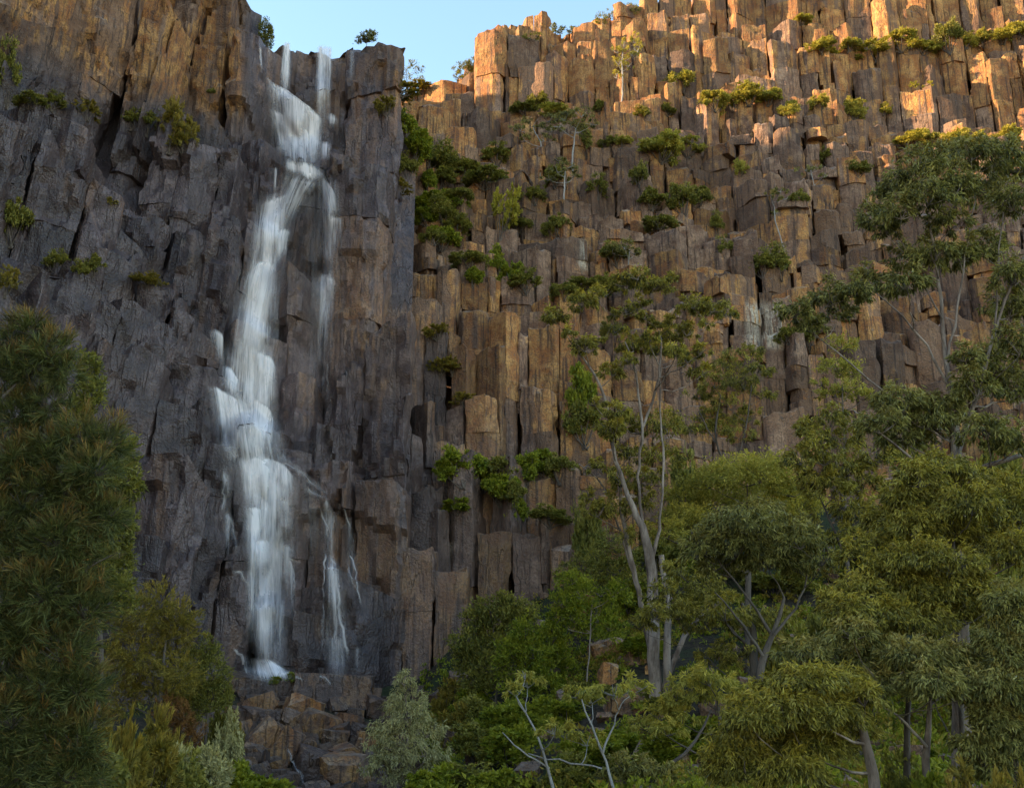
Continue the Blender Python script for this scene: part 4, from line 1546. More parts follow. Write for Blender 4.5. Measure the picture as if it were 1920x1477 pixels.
ledge_shrubs([(12, 190, 50, 120, 'dark'), (60, 200, 50, 30, 'dark'), (95, 205, 50, 34, 'dark'), (162, 222, 44, 36, 'olive'), (245, 240, 44, 36, 'dark'), (275, 250, 48, 52, 'dark'),
              (318, 276, 56, 100, 'olive'), (345, 285, 54, 74, 'olive'), (395, 180, 18, 20, 'dark')],
             'on the diagonal ledge high on the left cliff', 'shrubs on the left cliff')
ledge_shrubs([(18, 450, 66, 90, 'dark'), (8, 550, 40, 60, 'olive'), (100, 505, 46, 34, 'dark'), (150, 518, 34, 30, 'dark'), (172, 515, 40, 36, 'dark'), (272, 535, 54, 26, 'olive'),
              (208, 392, 26, 30, 'olive')],
             'low on the dark left cliff', 'shrubs on the left cliff')
gully = []
for (px, py, w, h, kd) in [(752, 180, 60, 34, 'olive'), (790, 175, 50, 24, 'olive'), (725, 215, 40, 44, 'olive'), (765, 260, 44, 50, 'green'), (775, 300, 56, 56, 'green'), (760, 335, 56, 50, 'dark'),
                           (800, 320, 60, 56, 'dark'), (835, 330, 60, 50, 'dark'), (825, 355, 56, 52, 'dark'), (865, 335, 60, 40, 'dark'), (880, 345, 60, 40, 'dark'), (915, 350, 66, 50, 'dark'),
                           (930, 310, 50, 36, 'dark'), (750, 360, 44, 26, 'olive'), (815, 395, 60, 44, 'green'), (845, 400, 56, 40, 'green'), (860, 380, 50, 40, 'dark'), (830, 420, 60, 44, 'dark'),
                           (800, 420, 50, 40, 'green'), (855, 440, 54, 30, 'dark'), (825, 465, 56, 50, 'green'), (812, 455, 40, 40, 'dark'), (800, 360, 46, 40, 'green'), (870, 435, 40, 30, 'dark')]:
    gully.append((px, py, w, h, kd))
ledge_shrubs(gully, 'in the steep gully right of the waterfall lip', 'shrubs in the gully')
ledge_shrubs([(938, 440, 44, 84, 'yellow'), (972, 435, 44, 40, 'dark'), (1046, 440, 40, 50, 'dark'), (880, 500, 56, 40, 'dark'), (885, 535, 44, 36, 'green'), (935, 520, 46, 60, 'green'),
              (960, 535, 50, 60, 'green'), (985, 548, 50, 44, 'dark'), (820, 635, 44, 36, 'olive'), (1155, 495, 50, 50, 'dark'), (1095, 545, 60, 40, 'dark'), (1060, 560, 50, 40, 'dark'),
              (1130, 550, 50, 40, 'dark'), (1240, 430, 60, 40, 'dark'), (1280, 400, 60, 56, 'dark'), (1310, 385, 50, 60, 'dark'), (1220, 390, 50, 34, 'dark'), (1345, 440, 34, 40, 'dark'),
              (1360, 480, 34, 44, 'dark'), (1495, 395, 46, 40, 'dark'), (1465, 520, 56, 50, 'dark'), (1430, 515, 40, 44, 'dark'), (1200, 350, 40, 44, 'dark'), (1100, 290, 40, 50, 'dark'),
              (1165, 275, 40, 28, 'pale'), (1145, 280, 40, 36, 'dark'), (1240, 300, 76, 80, 'pale'), (1290, 290, 50, 44, 'pale'), (1390, 330, 28, 36, 'pale'), (1120, 370, 44, 40, 'dark'),
              (1000, 380, 50, 40, 'dark'), (1040, 350, 50, 36, 'dark'), (1520, 650, 44, 70, 'dark'), (1480, 640, 44, 44, 'dark'), (1550, 310, 40, 34, 'dark'), (1610, 330, 44, 36, 'dark')],
             'on the blocky middle of the right cliff', 'shrubs on the right cliff')
ledge_shrubs([(1010, 205, 40, 36, 'dark'), (985, 212, 50, 30, 'dark'), (1040, 222, 60, 24, 'pale'), (1125, 212, 30, 24, 'dark'), (1280, 170, 50, 40, 'pale'), (1340, 205, 60, 50, 'pale'),
              (1375, 205, 60, 46, 'pale'), (1405, 195, 50, 40, 'pale'), (1440, 195, 44, 40, 'pale'), (1480, 220, 40, 40, 'pale'), (1540, 205, 36, 30, 'pale'), (1600, 225, 50, 44, 'pale'),
              (1655, 215, 36, 24, 'pale'), (1745, 290, 50, 50, 'pale'), (1790, 280, 54, 44, 'pale'), (1840, 280, 54, 44, 'pale'), (1890, 270, 50, 44, 'pale'), (1710, 270, 50, 34, 'pale'),
              (1250, 215, 40, 24, 'dark'), (1210, 225, 44, 24, 'dark')],
             'on the ledge below the sunlit columns', 'shrubs under the top columns')
ledge_shrubs([(1540, 100, 50, 34, 'pale'), (1640, 115, 70, 50, 'pale'), (1690, 95, 66, 50, 'pale'), (1730, 100, 60, 40, 'pale'), (1780, 95, 50, 70, 'dark'), (1845, 85, 40, 40, 'pale'),
              (1880, 80, 50, 40, 'pale'), (1910, 70, 40, 40, 'pale'), (1810, 90, 40, 30, 'pale'), (1500, 45, 40, 30, 'pale'), (1590, 95, 40, 30, 'pale')],
             'on the high ledge near the top right corner', 'shrubs near the top right corner')
ledge_shrubs([(870, 905, 70, 60, 'green'), (905, 915, 64, 56, 'green'), (940, 940, 66, 60, 'green'), (930, 905, 60, 60, 'dark'), (960, 950, 50, 50, 'dark'), (985, 905, 56, 60, 'green'),
              (1015, 890, 56, 56, 'green'), (1050, 900, 56, 60, 'dark'), (1030, 985, 60, 40, 'dark'), (1085, 780, 50, 100, 'green'), (1095, 830, 60, 80, 'dark'), (860, 960, 50, 34, 'green'),
              (850, 700, 50, 40, 'olive'), (825, 700, 44, 36, 'olive'), (870, 760, 44, 26, 'olive'), (975, 985, 34, 50, 'green'), (845, 895, 50, 40, 'green')],
             'on the dark lower wall right of the waterfall', 'shrubs on the lower wall')
ledge_shrubs([(515, 1282, 28, 18, 'green'), (548, 1280, 30, 20, 'green')], 'on the wet slab at the foot of the waterfall', 'grass tufts at the foot of the fall')

# ------------------------------------------------------------------ trees on the rim and on the ledges
def rim(px, py):
    """a point on the rock near a pixel, searched downwards"""
    for dy in range(0, 90, 2):
        loc, _ = cast(px, py + dy)
        if loc is not None:
            return loc, dy
    return at(px, py, 62), 0


def small_tree(label, foot, top, clumps, mat, bark, tw=5, seed=1, kind='gum', leaf=0.16, width=0.05, per=520, tipf=0.25, group='small trees on the right cliff', name='small_tree', mids=(), thin=1.0, depth=0.8):
    loc, dy = rim(*foot)
    Y = loc.y + 0.2
    foot, top = (foot[0], foot[1] + dy), (top[0], top[1] + dy)
    clumps = [(a, b + dy, c, d) for (a, b, c, d) in clumps]
    mids = [(a, b + dy) for (a, b) in mids]
    # stands on the rock at its foot
    tr = [(foot[0], foot[1] + 14, tw * 1.2)] + [(m[0], m[1], tw) for m in mids] + [(top[0], top[1], tw * 0.5)]
    return tree(name, label, 'tree', Y, [tr], clumps, mat, bark, kind, leaf, width, per, tipf, seed, group, False, twigs=4, thin=thin, depth=depth, dens=2.6, grow=1.15)


small_tree('dark conifer on the rim beside the tall left column', (500, 72), (497, 34), [(497, 34, 11, 12), (503, 46, 11, 10), (494, 56, 12, 10), (504, 62, 10, 10)], L_DARKGREEN, M_DARKBARK, 3, 41, 'shrub', 0.12, 0.05, 900, 0.0, 'trees on the skyline')
small_tree('small flat-topped pine on the rim right of the waterfall lip', (688, 92), (688, 72), [(675, 74, 8, 7), (688, 66, 12, 9), (699, 70, 8, 7), (684, 76, 8, 6)], L_DARKGREEN, M_DARKBARK, 3, 42, 'shrub', 0.11, 0.045, 900, 0.0, 'trees on the skyline')
small_tree('sparse twiggy tree on the rim right of the waterfall lip', (760, 155), (762, 100), [(748, 84, 9, 7), (770, 92, 10, 8), (785, 100, 10, 7), (755, 108, 12, 8), (775, 118, 13, 8), (792, 122, 9, 6), (765, 132, 11, 7), (738, 92, 8, 6), (780, 150, 12, 6)], L_DARKGREEN, M_DARKBARK, 3, 43, 'shrub', 0.11, 0.04, 500, 0.0, 'trees on the skyline', thin=1.3)
small_tree('bushy tree on the skyline left of the first orange column', (868, 158), (875, 130), [(858, 130, 9, 8), (872, 124, 12, 10), (888, 120, 12, 10), (880, 138, 14, 10), (862, 144, 12, 8), (898, 110, 10, 8), (905, 124, 10, 9)], L_DARKGREEN, M_DARKBARK, 3, 44, 'shrub', 0.12, 0.05, 800, 0.05, 'trees on the skyline')
small_tree('dark rounded bush on the skyline above the wide orange wall', (1042, 64), (1042, 52), [(1038, 52, 8, 8), (1050, 56, 9, 6), (1066, 58, 10, 5), (1080, 56, 10, 5)], L_DARKGREEN, M_DARKBARK, 3, 45, 'shrub', 0.12, 0.05, 900, 0.0, 'trees on the skyline')
small_tree('bushy tree on the skyline left of the tallest column', (1140, 46), (1142, 34), [(1125, 38, 12, 8), (1142, 30, 13, 8), (1160, 24, 12, 7), (1178, 16, 14, 7), (1192, 18, 9, 6)], L_DARKGREEN, M_DARKBARK, 3, 46, 'shrub', 0.12, 0.05, 800, 0.05, 'trees on the skyline')
small_tree('low dark bushes on the skyline behind the first orange column', (985, 76), (990, 70), [(975, 72, 9, 4), (990, 70, 10, 5), (1005, 68, 9, 4)], L_DARKGREEN, M_DARKBARK, 2, 47, 'shrub', 0.12, 0.05, 900, 0.0, 'trees on the skyline')

small_tree('sunlit yellow-green gum with white trunk before the orange columns', (1164, 200), (1168, 90), [(1158, 96, 11, 10), (1160, 118, 12, 12), (1156, 142, 10, 11), (1190, 76, 11, 13), (1184, 100, 12, 12), (1196, 92, 9, 14), (1178, 122, 10, 9), (1170, 84, 10, 9)],
           L_PALE, M_DEADWOOD, 6, 51, 'gum', 0.13, 0.045, 420, 0.4, mids=((1168, 160), (1166, 120)))
small_tree('flat-crowned gum with pale forked trunk below the orange wall', (1012, 322), (1000, 240), [(975, 242, 18, 7), (1000, 232, 22, 8), (1030, 224, 24, 8), (985, 262, 14, 6), (1020, 262, 16, 6), (1035, 245, 14, 6)], L_GUMDARK, M_DEADWOOD, 6, 52, 'gum', 0.15, 0.045, 520, 0.2, mids=((1013, 300), (1018, 275)))
small_tree('taller flat-crowned gum with straight white trunk on the right cliff', (1074, 366), (1080, 240), [(1060, 222, 22, 8), (1090, 216, 24, 9), (1075, 235, 20, 7), (1110, 232, 16, 6), (1048, 236, 12, 6)], L_GUMDARK, M_DEADWOOD, 7, 53, 'gum', 0.15, 0.045, 520, 0.2, mids=((1074, 320), (1074, 280)))
small_tree('gum with white trunk and low side branch near the yellow bush', (1056, 418), (1060, 320), [(1045, 320, 18, 8), (1065, 312, 16, 7), (1030, 334, 14, 6), (1075, 330, 14, 7), (1050, 300, 12, 6)], L_GUMDARK, M_DEADWOOD, 7, 54, 'gum', 0.15, 0.045, 520, 0.2, mids=((1057, 385), (1058, 350)))
small_tree('short white-stemmed gum low on the middle of the right cliff', (1176, 520), (1180, 468), [(1150, 472, 16, 8), (1172, 464, 18, 9), (1190, 474, 12, 7)], L_GUMDARK, M_DEADWOOD, 6, 55, 'gum', 0.15, 0.045, 520, 0.2)
small_tree('thin crooked white-stemmed gum beside the pale stained block', (1470, 520), (1452, 390), [(1445, 364, 12, 5), (1462, 358, 14, 5), (1470, 372, 10, 5), (1455, 400, 8, 4)], L_GUMDARK, M_DEADWOOD, 5, 56, 'gum', 0.15, 0.045, 520, 0.25, mids=((1472, 470), (1462, 440), (1450, 400)))
small_tree('little forked gum with two yellow tufts below the top right columns', (1727, 228), (1724, 176), [(1716, 160, 12, 6), (1738, 158, 11, 6)], L_YELLOW, M_DARKBARK, 4, 57, 'gum', 0.12, 0.045, 700, 0.4)
small_tree('small bare-limbed gum before the grey slab at mid right', (1535, 375), (1520, 320), [(1510, 318, 14, 6), (1530, 314, 12, 6), (1545, 330, 9, 5)], L_GUMDARK, M_DEADWOOD, 5, 58, 'gum', 0.14, 0.045, 520, 0.2)

# ------------------------------------------------------------------ the gum forest on the right slope
GR = 'gum trees on the right slope'
Z8 = lambda lst: [(1000 + x / 3.694, 500 + y / 3.694, rx / 3.694, ry / 3.694) for (x, y, rx, ry) in lst]
tree('gum_tree', 'tall open-crowned gum with twin pale trunks in front of the right cliff', 'tree', 34.0,
     [[(1236, 1475, 44), (1228, 1300, 40), (1224, 1150, 36), (1222, 1060, 34), (1205, 985, 24), (1172, 920, 15), (1150, 850, 12), (1140, 760, 11), (1118, 700, 8), (1068, 640, 5)],
      [(1256, 1470, 28), (1250, 1280, 26), (1252, 1120, 20), (1240, 1040, 18)],
      [(1222, 1060, 16), (1240, 960, 9), (1245, 860, 8), (1235, 760, 6), (1240, 690, 5)],
      [(1205, 985, 12), (1195, 900, 10), (1206, 800, 10), (1196, 740, 9), (1195, 700, 8), (1172, 640, 5)],
      [(1206, 800, 10), (1235, 720, 9), (1240, 640, 6)],
      [(1245, 1290, 20), (1285, 1180, 18), (1330, 1140, 14), (1360, 1120, 9)]],
     Z8([(140, 345, 80, 48), (330, 262, 100, 52), (430, 192, 62, 42), (640, 110, 100, 48), (720, 70, 70, 40), (830, 135, 100, 46), (940, 115, 90, 46), (1110, 270, 90, 42), (1230, 290, 110, 46), (1340, 330, 70, 40),
         (255, 455, 48, 32), (360, 560, 72, 60), (560, 430, 72, 58), (690, 540, 84, 62), (640, 300, 52, 36), (745, 265, 60, 40), (770, 350, 48, 36), (850, 398, 58, 36), (960, 385, 46, 34), (940, 500, 84, 52),
         (860, 580, 62, 46), (1155, 590, 64, 40), (1060, 455, 62, 46), (1200, 385, 46, 30), (550, 735, 80, 42), (650, 640, 48, 34), (465, 497, 34, 26), (985, 590, 74, 46), (560, 330, 44, 32), (590, 1010, 76, 44), (640, 1095, 86, 54),
         (555, 1140, 72, 60), (430, 950, 50, 28), (800, 500, 60, 40), (1060, 640, 60, 40), (1160, 740, 70, 36)]),
     L_GUM, M_GUMBARK, 'gum', 0.15, 0.036, 420, 0.55, 61, GR, twigs=6, depth=0.7, dens=2.6, grow=1.2)
tree('gum_tree', 'gum with dark green clumps on pale leaning limbs left of the tall open gum', 'tree', 36.0,
     [[(1225, 1240, 20), (1190, 1080, 16), (1165, 960, 14), (1160, 880, 10)], [(1190, 1080, 10), (1130, 900, 6), (1085, 870, 4)]],
     [(1120, 960, 26, 16), (1165, 900, 28, 18), (1130, 880, 22, 14), (1150, 950, 30, 18), (1195, 940, 28, 18), (1200, 1010, 30, 18), (1105, 930, 16, 10), (1215, 900, 30, 16), (1240, 860, 36, 18), (1180, 850, 26, 14), (1255, 800, 40, 22), (1140, 800, 20, 12)],
     L_GUM, M_GUMBARK, 'gum', 0.15, 0.036, 420, 0.35, 62, GR, dens=1.5, grow=1.15)
tree('gum_tree', 'feathery gum in front of the orange columns right of the tall open gum', 'tree', 40.0,
     [[(1400, 1000, 12), (1370, 900, 10), (1340, 830, 8), (1350, 740, 6)], [(1370, 900, 8), (1400, 800, 6), (1410, 720, 4)], [(1340, 830, 6), (1310, 770, 4)]],
     [(1395, 665, 34, 16), (1360, 690, 30, 16), (1420, 690, 28, 16), (1340, 720, 30, 16), (1395, 720, 32, 18), (1425, 740, 24, 14), (1310, 740, 26, 14), (1370, 760, 30, 16), (1330, 775, 26, 14), (1400, 785, 28, 14), (1300, 800, 30, 16), (1345, 800, 34, 18), (1385, 815, 30, 14), (1440, 700, 14, 8)],
     L_GUM, M_DARKBARK, 'gum', 0.15, 0.036, 320, 0.25, 63, GR, thin=0.8, dens=1.8, grow=1.15)
tree('wattle_tree', 'broad pale green dome-crowned tree behind the fine-leaved gums', 'tree', 37.0,
     [[(1400, 1130, 20), (1405, 1000, 16), (1400, 950, 12)]],
     [(1390, 885, 66, 28), (1330, 905, 50, 26), (1440, 880, 56, 26), (1285, 930, 40, 24), (1350, 945, 60, 30), (1430, 930, 66, 34), (1490, 920, 44, 28), (1270, 970, 36, 24), (1310, 975, 44, 26), (1500, 950, 44, 24), (1530, 950, 26, 18), (1250, 1000, 34, 22), (1400, 900, 70, 30), (1460, 960, 40, 24)],
     L_PALE, M_DARKBARK, 'dome', 0.13, 0.040, 640, 0.35, 64, GR, twigs=4)
tree('gum_tree', 'grey-green gum with drooping leaves and bare dark limbs below its crown', 'tree', 26.0,
     [[(1420, 1330, 26), (1430, 1230, 22), (1450, 1190, 16), (1470, 1120, 9)], [(1450, 1190, 14), (1410, 1130, 9), (1370, 1080, 6), (1340, 1040, 4)], [(1450, 1190, 12), (1500, 1130, 8), (1520, 1060, 5)], [(1430, 1230, 12), (1380, 1150, 8), (1340, 1110, 5)]],
     [(1400, 985, 70, 32), (1350, 1000, 46, 28), (1460, 1000, 60, 34), (1500, 1015, 40, 28), (1320, 1030, 36, 26), (1380, 1030, 56, 30), (1440, 1050, 60, 32), (1500, 1060, 44, 28), (1540, 1050, 28, 22), (1410, 960, 50, 20), (1340, 1060, 36, 18)],
     L_GUMDARK, M_DARKBARK, 'gum', 0.16, 0.034, 520, 0.25, 65, GR, twigs=7)
tree('gum_tree', 'round-crowned gum with thick dark trunk between the twin pale trunks and the grey-green gum', 'tree', 31.0,
     [[(1420, 1300, 30), (1412, 1220, 26), (1420, 1180, 20), (1390, 1130, 10)], [(1412, 1220, 14), (1350, 1160, 8)]],
     [(1290, 1080, 46, 24), (1250, 1120, 40, 24), (1320, 1110, 46, 26), (1270, 1150, 44, 22), (1230, 1150, 36, 20), (1360, 1150, 50, 26), (1400, 1170, 44, 24), (1330, 1170, 50, 24), (1440, 1160, 40, 22), (1200, 1170, 34, 18), (1380, 1220, 50, 20), (1340, 1240, 40, 16), (1440, 1220, 36, 22)],
     L_GUM, M_DARKBARK, 'gum', 0.15, 0.036, 420, 0.25, 66, GR)
tree('gum_tree', 'big foreground gum with long dark branches reaching left at the right edge', 'tree', 20.0,
     [[(1806, 1475, 62), (1800, 1250, 54), (1796, 1050, 48), (1794, 860, 36), (1785, 740, 18), (1775, 680, 15), (1766, 600, 13), (1755, 500, 10), (1740, 430, 7)],
      [(1785, 740, 13), (1740, 650, 9), (1700, 600, 8), (1668, 570, 6), (1640, 545, 4)],
      [(1790, 830, 13), (1700, 760, 9), (1640, 720, 8), (1590, 672, 7), (1550, 645, 5), (1510, 610, 4)],
      [(1794, 860, 22), (1830, 760, 17), (1860, 640, 13), (1885, 560, 10), (1920, 480, 8), (1950, 420, 6)],
      [(1775, 680, 11), (1800, 560, 8), (1810, 460, 6), (1830, 380, 5)],
      [(1800, 890, 22), (1860, 870, 18), (1930, 845, 15), (2000, 820, 12)],
      [(1766, 600, 8), (1715, 500, 6), (1690, 440, 5), (1660, 400, 4)],
      [(1860, 640, 9), (1870, 500, 6), (1880, 400, 5)]],
     [(1490, 585, 36, 22), (1520, 615, 30, 18), (1555, 555, 40, 26), (1600, 545, 36, 22), (1640, 530, 40, 26), (1570, 590, 36, 20), (1645, 410, 40, 30), (1680, 360, 40, 30), (1720, 320, 50, 30), (1770, 295, 50, 26), (1820, 290, 50, 26), (1870, 290, 50, 30), (1910, 310, 40, 36),
      (1690, 400, 40, 26), (1740, 370, 50, 34), (1790, 350, 50, 34), (1850, 350, 50, 36), (1900, 380, 44, 36), (1710, 485, 46, 28), (1750, 480, 44, 26), (1700, 530, 44, 26), (1800, 480, 44, 26), (1850, 470, 44, 30), (1900, 520, 40, 34), (1890, 580, 44, 34), (1910, 650, 40, 36),
      (1860, 690, 46, 34), (1900, 730, 46, 36), (1830, 730, 44, 30), (1690, 760, 50, 32), (1740, 790, 50, 32), (1650, 800, 44, 28), (1700, 820, 50, 28), (1780, 760, 40, 28), (1660, 430, 30, 20), (1780, 420, 40, 26), (1850, 810, 46, 30), (1900, 830, 40, 28), (1810, 670, 30, 18)],
     L_GUMDARK, M_GUMBARK, 'gum', 0.13, 0.025, 560, 0.25, 67, 'foreground gum trees', twigs=8, depth=0.6)
tree('gum_tree', 'dense gum with narrow pointed crown before the orange columns at mid right', 'tree', 40.0,
     [[(1585, 980, 12), (1582, 850, 9), (1580, 720, 6)]],
     [(1578, 650, 26, 20), (1570, 690, 34, 20), (1600, 700, 30, 18), (1590, 730, 34, 18), (1560, 740, 26, 14), (1620, 745, 24, 12), (1540, 720, 16, 10)],
     L_PALE, M_DARKBARK, 'dome', 0.13, 0.042, 600, 0.2, 68, GR)
tree('gum_tree', 'leafy gum with drooping clumps left of the big foreground gum', 'tree', 27.0,
     [[(1600, 1200, 22), (1590, 1050, 16), (1580, 930, 10), (1565, 860, 7)], [(1590, 1050, 10), (1540, 940, 7), (1510, 880, 4)]],
     [(1555, 790, 44, 26), (1520, 820, 40, 26), (1580, 830, 40, 24), (1500, 860, 30, 22), (1545, 860, 40, 26), (1590, 880, 44, 28), (1620, 910, 40, 26), (1560, 920, 44, 28), (1520, 900, 34, 22), (1610, 960, 44, 26), (1640, 860, 34, 22), (1600, 1000, 44, 24)],
     L_GUM, M_DARKBARK, 'gum', 0.15, 0.034, 440, 0.3, 69, GR)
tree('gum_tree', 'wide bushy yellow-green gum beneath the big foreground gum', 'tree', 17.8,
     [[(1800, 1250, 20), (1790, 1080, 14), (1780, 960, 9)]],
     [(1760, 875, 50, 26), (1720, 900, 44, 26), (1800, 900, 50, 30), (1690, 940, 44, 28), (1750, 940, 56, 32), (1820, 950, 56, 34), (1870, 930, 50, 34), (1910, 960, 44, 40), (1660, 980, 40, 26), (1710, 990, 50, 30), (1780, 1000, 56, 32), (1850, 1010, 56, 34), (1900, 1040, 46, 34), (1640, 1020, 34, 22), (1700, 1040, 44, 24), (1600, 1040, 30, 20)],
     L_GUM, M_DARKBARK, 'gum', 0.105, 0.021, 640, 0.35, 70, 'foreground gum trees', dens=1.25)
tree('gum_tree', 'bright rounded gum crown right of the grey-green gum', 'tree', 17.0,
     [[(1700, 1420, 24), (1705, 1300, 18), (1715, 1190, 10)], [(1705, 1300, 10), (1640, 1200, 7)], [(1715, 1250, 10), (1790, 1170, 6)]],
     [(1720, 1050, 60, 30), (1660, 1075, 50, 30), (1780, 1060, 56, 30), (1620, 1110, 44, 30), (1690, 1110, 60, 34), (1760, 1110, 60, 34), (1820, 1100, 44, 32), (1590, 1150, 40, 28), (1650, 1160, 56, 30), (1730, 1170, 60, 30), (1800, 1160, 50, 30), (1560, 1130, 28, 20), (1850, 1130, 28, 24)],
     L_GUM, M_DARKBARK, 'gum', 0.105, 0.021, 640, 0.4, 71, 'foreground gum trees', dens=1.25)
tree('gum_tree', 'low bushy gum with slanting pale trunk near the lower edge', 'tree', 15.2,
     [[(1640, 1470, 40), (1625, 1400, 34), (1612, 1340, 24), (1600, 1290, 12)], [(1612, 1340, 12), (1520, 1330, 8), (1460, 1340, 6)]],
     [(1520, 1280, 60, 26), (1460, 1300, 50, 28), (1570, 1290, 50, 28), (1410, 1350, 46, 32), (1480, 1340, 60, 34), (1550, 1340, 60, 34), (1380, 1400, 44, 34), (1450, 1400, 60, 36), (1530, 1400, 56, 34), (1400, 1445, 56, 34), (1480, 1450, 60, 30), (1620, 1310, 40, 26), (1355, 1440, 36, 30), (1600, 1360, 40, 26)],
     L_GUM, M_GUMBARK, 'gum', 0.105, 0.021, 640, 0.4, 72, 'foreground gum trees', dens=1.25)
tree('gum_tree', 'grey-green gum with rusty tips standing before the big foreground trunk', 'tree', 16.2,
     [[(1740, 1475, 30), (1736, 1400, 26), (1740, 1330, 16), (1745, 1270, 8)], [(1736, 1400, 12), (1680, 1340, 8), (1640, 1300, 5)]],
     [(1700, 1235, 50, 26), (1650, 1225, 50, 28), (1760, 1240, 50, 28), (1610, 1250, 40, 28), (1680, 1270, 56, 30), (1750, 1285, 50, 30), (1810, 1240, 44, 32), (1640, 1290, 40, 24), (1820, 1290, 40, 30), (1560, 1220, 50, 26), (1500, 1230, 44, 22), (1600, 1190, 40, 20)],
     L_GUMDARK, M_GUMBARK, 'gum', 0.105, 0.021, 640, 0.45, 73, 'foreground gum trees', dens=1.25)
tree('gum_tree', 'ragged gum at the right edge below the big foreground gum', 'tree', 15.6,
     [[(1905, 1475, 24), (1900, 1400, 18), (1895, 1280, 12), (1890, 1200, 8)]],
     [(1890, 1130, 40, 30), (1910, 1180, 40, 34), (1870, 1200, 40, 30), (1900, 1240, 40, 34), (1870, 1290, 44, 32), (1910, 1320, 40, 34), (1880, 1360, 46, 30), (1850, 1340, 34, 26), (1905, 1400, 40, 34), (1830, 1400, 40, 26), (1860, 1440, 50, 30)],
     L_GUMDARK, M_DARKBARK, 'gum', 0.105, 0.021, 640, 0.3, 74, 'foreground gum trees', dens=1.25)
tree('gum_tree', 'small pale-leaved gum with round crown in front of the twin trunks', 'tree', 25.0,
     [[(1352, 1440, 18), (1350, 1360, 14), (1345, 1310, 8)]],
     [(1330, 1275, 44, 20), (1290, 1285, 36, 20), (1365, 1290, 36, 22), (1320, 1305, 44, 22), (1270, 1310, 30, 18), (1380, 1310, 26, 16), (1240, 1340, 34, 18), (1280, 1345, 40, 20), (1210, 1360, 30, 16), (1250, 1370, 40, 16)],
     L_PALE, M_DARKBARK, 'gum', 0.13, 0.032, 420, 0.4, 75, GR)
tree('sapling', 'spindly young gum with bleached bare branches near the lower middle', 'tree', 22.0,
     [[(1040, 1500, 12), (1030, 1440, 10), (1010, 1380, 8), (985, 1330, 6), (968, 1305, 4)], [(1030, 1440, 7), (985, 1415, 6), (960, 1395, 5), (942, 1372, 3)], [(1150, 1477, 10), (1130, 1410, 8), (1105, 1350, 7), (1090, 1310, 4)], [(1130, 1410, 8), (1145, 1370, 6), (1165, 1320, 4)], [(1128, 1440, 6), (1060, 1425, 6), (1020, 1420, 5), (990, 1412, 4)]],
     [(965, 1295, 18, 14), (990, 1280, 26, 16), (985, 1265, 18, 10), (1080, 1300, 28, 14), (1110, 1310, 34, 16), (1150, 1295, 36, 16), (1190, 1290, 36, 16), (1060, 1375, 34, 16), (1100, 1390, 30, 14), (1040, 1370, 24, 12)],
     L_PALE, M_DEADWOOD, 'gum', 0.12, 0.030, 380, 0.35, 76, GR)
tree('gum_tree', 'gum with long bare limb rising right near the lower middle', 'tree', 23.0,
     [[(1215, 1470, 16), (1240, 1440, 14), (1290, 1410, 12), (1320, 1375, 9), (1332, 1330, 6)]],
     [(1180, 1440, 50, 20), (1220, 1455, 50, 18), (1150, 1460, 44, 16), (1280, 1450, 34, 14)],
     L_GUMDARK, M_DARKBARK, 'gum', 0.13, 0.030, 420, 0.3, 77, GR)

# ------------------------------------------------------------------ left foreground
LG = 'feathery trees at the left edge'
tree('needle_tree', 'dark feathery needle-leaved tree with rusty tips filling the left edge', 'tree', 12.0,
     [[(-60, 1470, 60), (-70, 1150, 46), (-90, 900, 30), (-60, 760, 16)],
      [(-90, 900, 24), (0, 745, 16), (60, 690, 9), (110, 655, 5)], [(-70, 1050, 20), (0, 905, 12), (100, 860, 8), (150, 830, 5)], [(-70, 1150, 20), (30, 1000, 10), (110, 960, 7), (190, 900, 4)],
      [(-60, 1250, 20), (60, 1130, 10), (150, 1080, 6), (210, 1040, 4)], [(-60, 1400, 24), (60, 1330, 12), (110, 1390, 8)]],
     [(20, 640, 44, 34), (60, 620, 40, 26), (100, 660, 40, 34), (60, 690, 50, 36), (10, 700, 44, 40), (120, 700, 26, 26), (30, 780, 50, 44), (90, 760, 40, 36), (150, 820, 40, 40), (110, 850, 50, 40), (200, 830, 34, 40), (60, 860, 56, 44), (10, 880, 50, 50),
      (180, 880, 44, 36), (130, 920, 56, 40), (60, 940, 60, 44), (10, 980, 50, 50), (170, 970, 50, 40), (110, 1010, 60, 44), (40, 1050, 60, 50), (150, 1060, 50, 44), (90, 1110, 60, 50), (10, 1130, 50, 50), (160, 1140, 44, 44), (60, 1190, 60, 50),
      (120, 1220, 50, 50), (10, 1250, 50, 50), (80, 1290, 56, 50), (150, 1290, 44, 50), (20, 1350, 56, 50), (100, 1380, 56, 50), (40, 1440, 60, 44), (150, 1390, 44, 50), (130, 1450, 56, 40), (210, 960, 24, 24)],
     L_NEEDLE, M_DARKBARK, 'needle', 0.16, 0.0075, 1050, 0.45, 81, LG, twigs=9, depth=0.35, dens=0.62)
tree('needle_tree', 'green bushy tree standing behind the dark feathery tree', 'tree', 20.0,
     [[(190, 1250, 18), (180, 1100, 14), (190, 960, 8)]],
     [(160, 690, 26, 30), (170, 740, 30, 30), (140, 780, 30, 30), (230, 850, 30, 30), (200, 930, 40, 34), (240, 900, 26, 30), (190, 990, 44, 34), (230, 980, 24, 34), (160, 1030, 40, 34), (210, 1050, 34, 34), (190, 1100, 40, 34), (230, 1110, 26, 26)],
     L_DARKGREEN, M_DARKBARK, 'shrub', 0.10, 0.030, 560, 0.2, 82, LG)
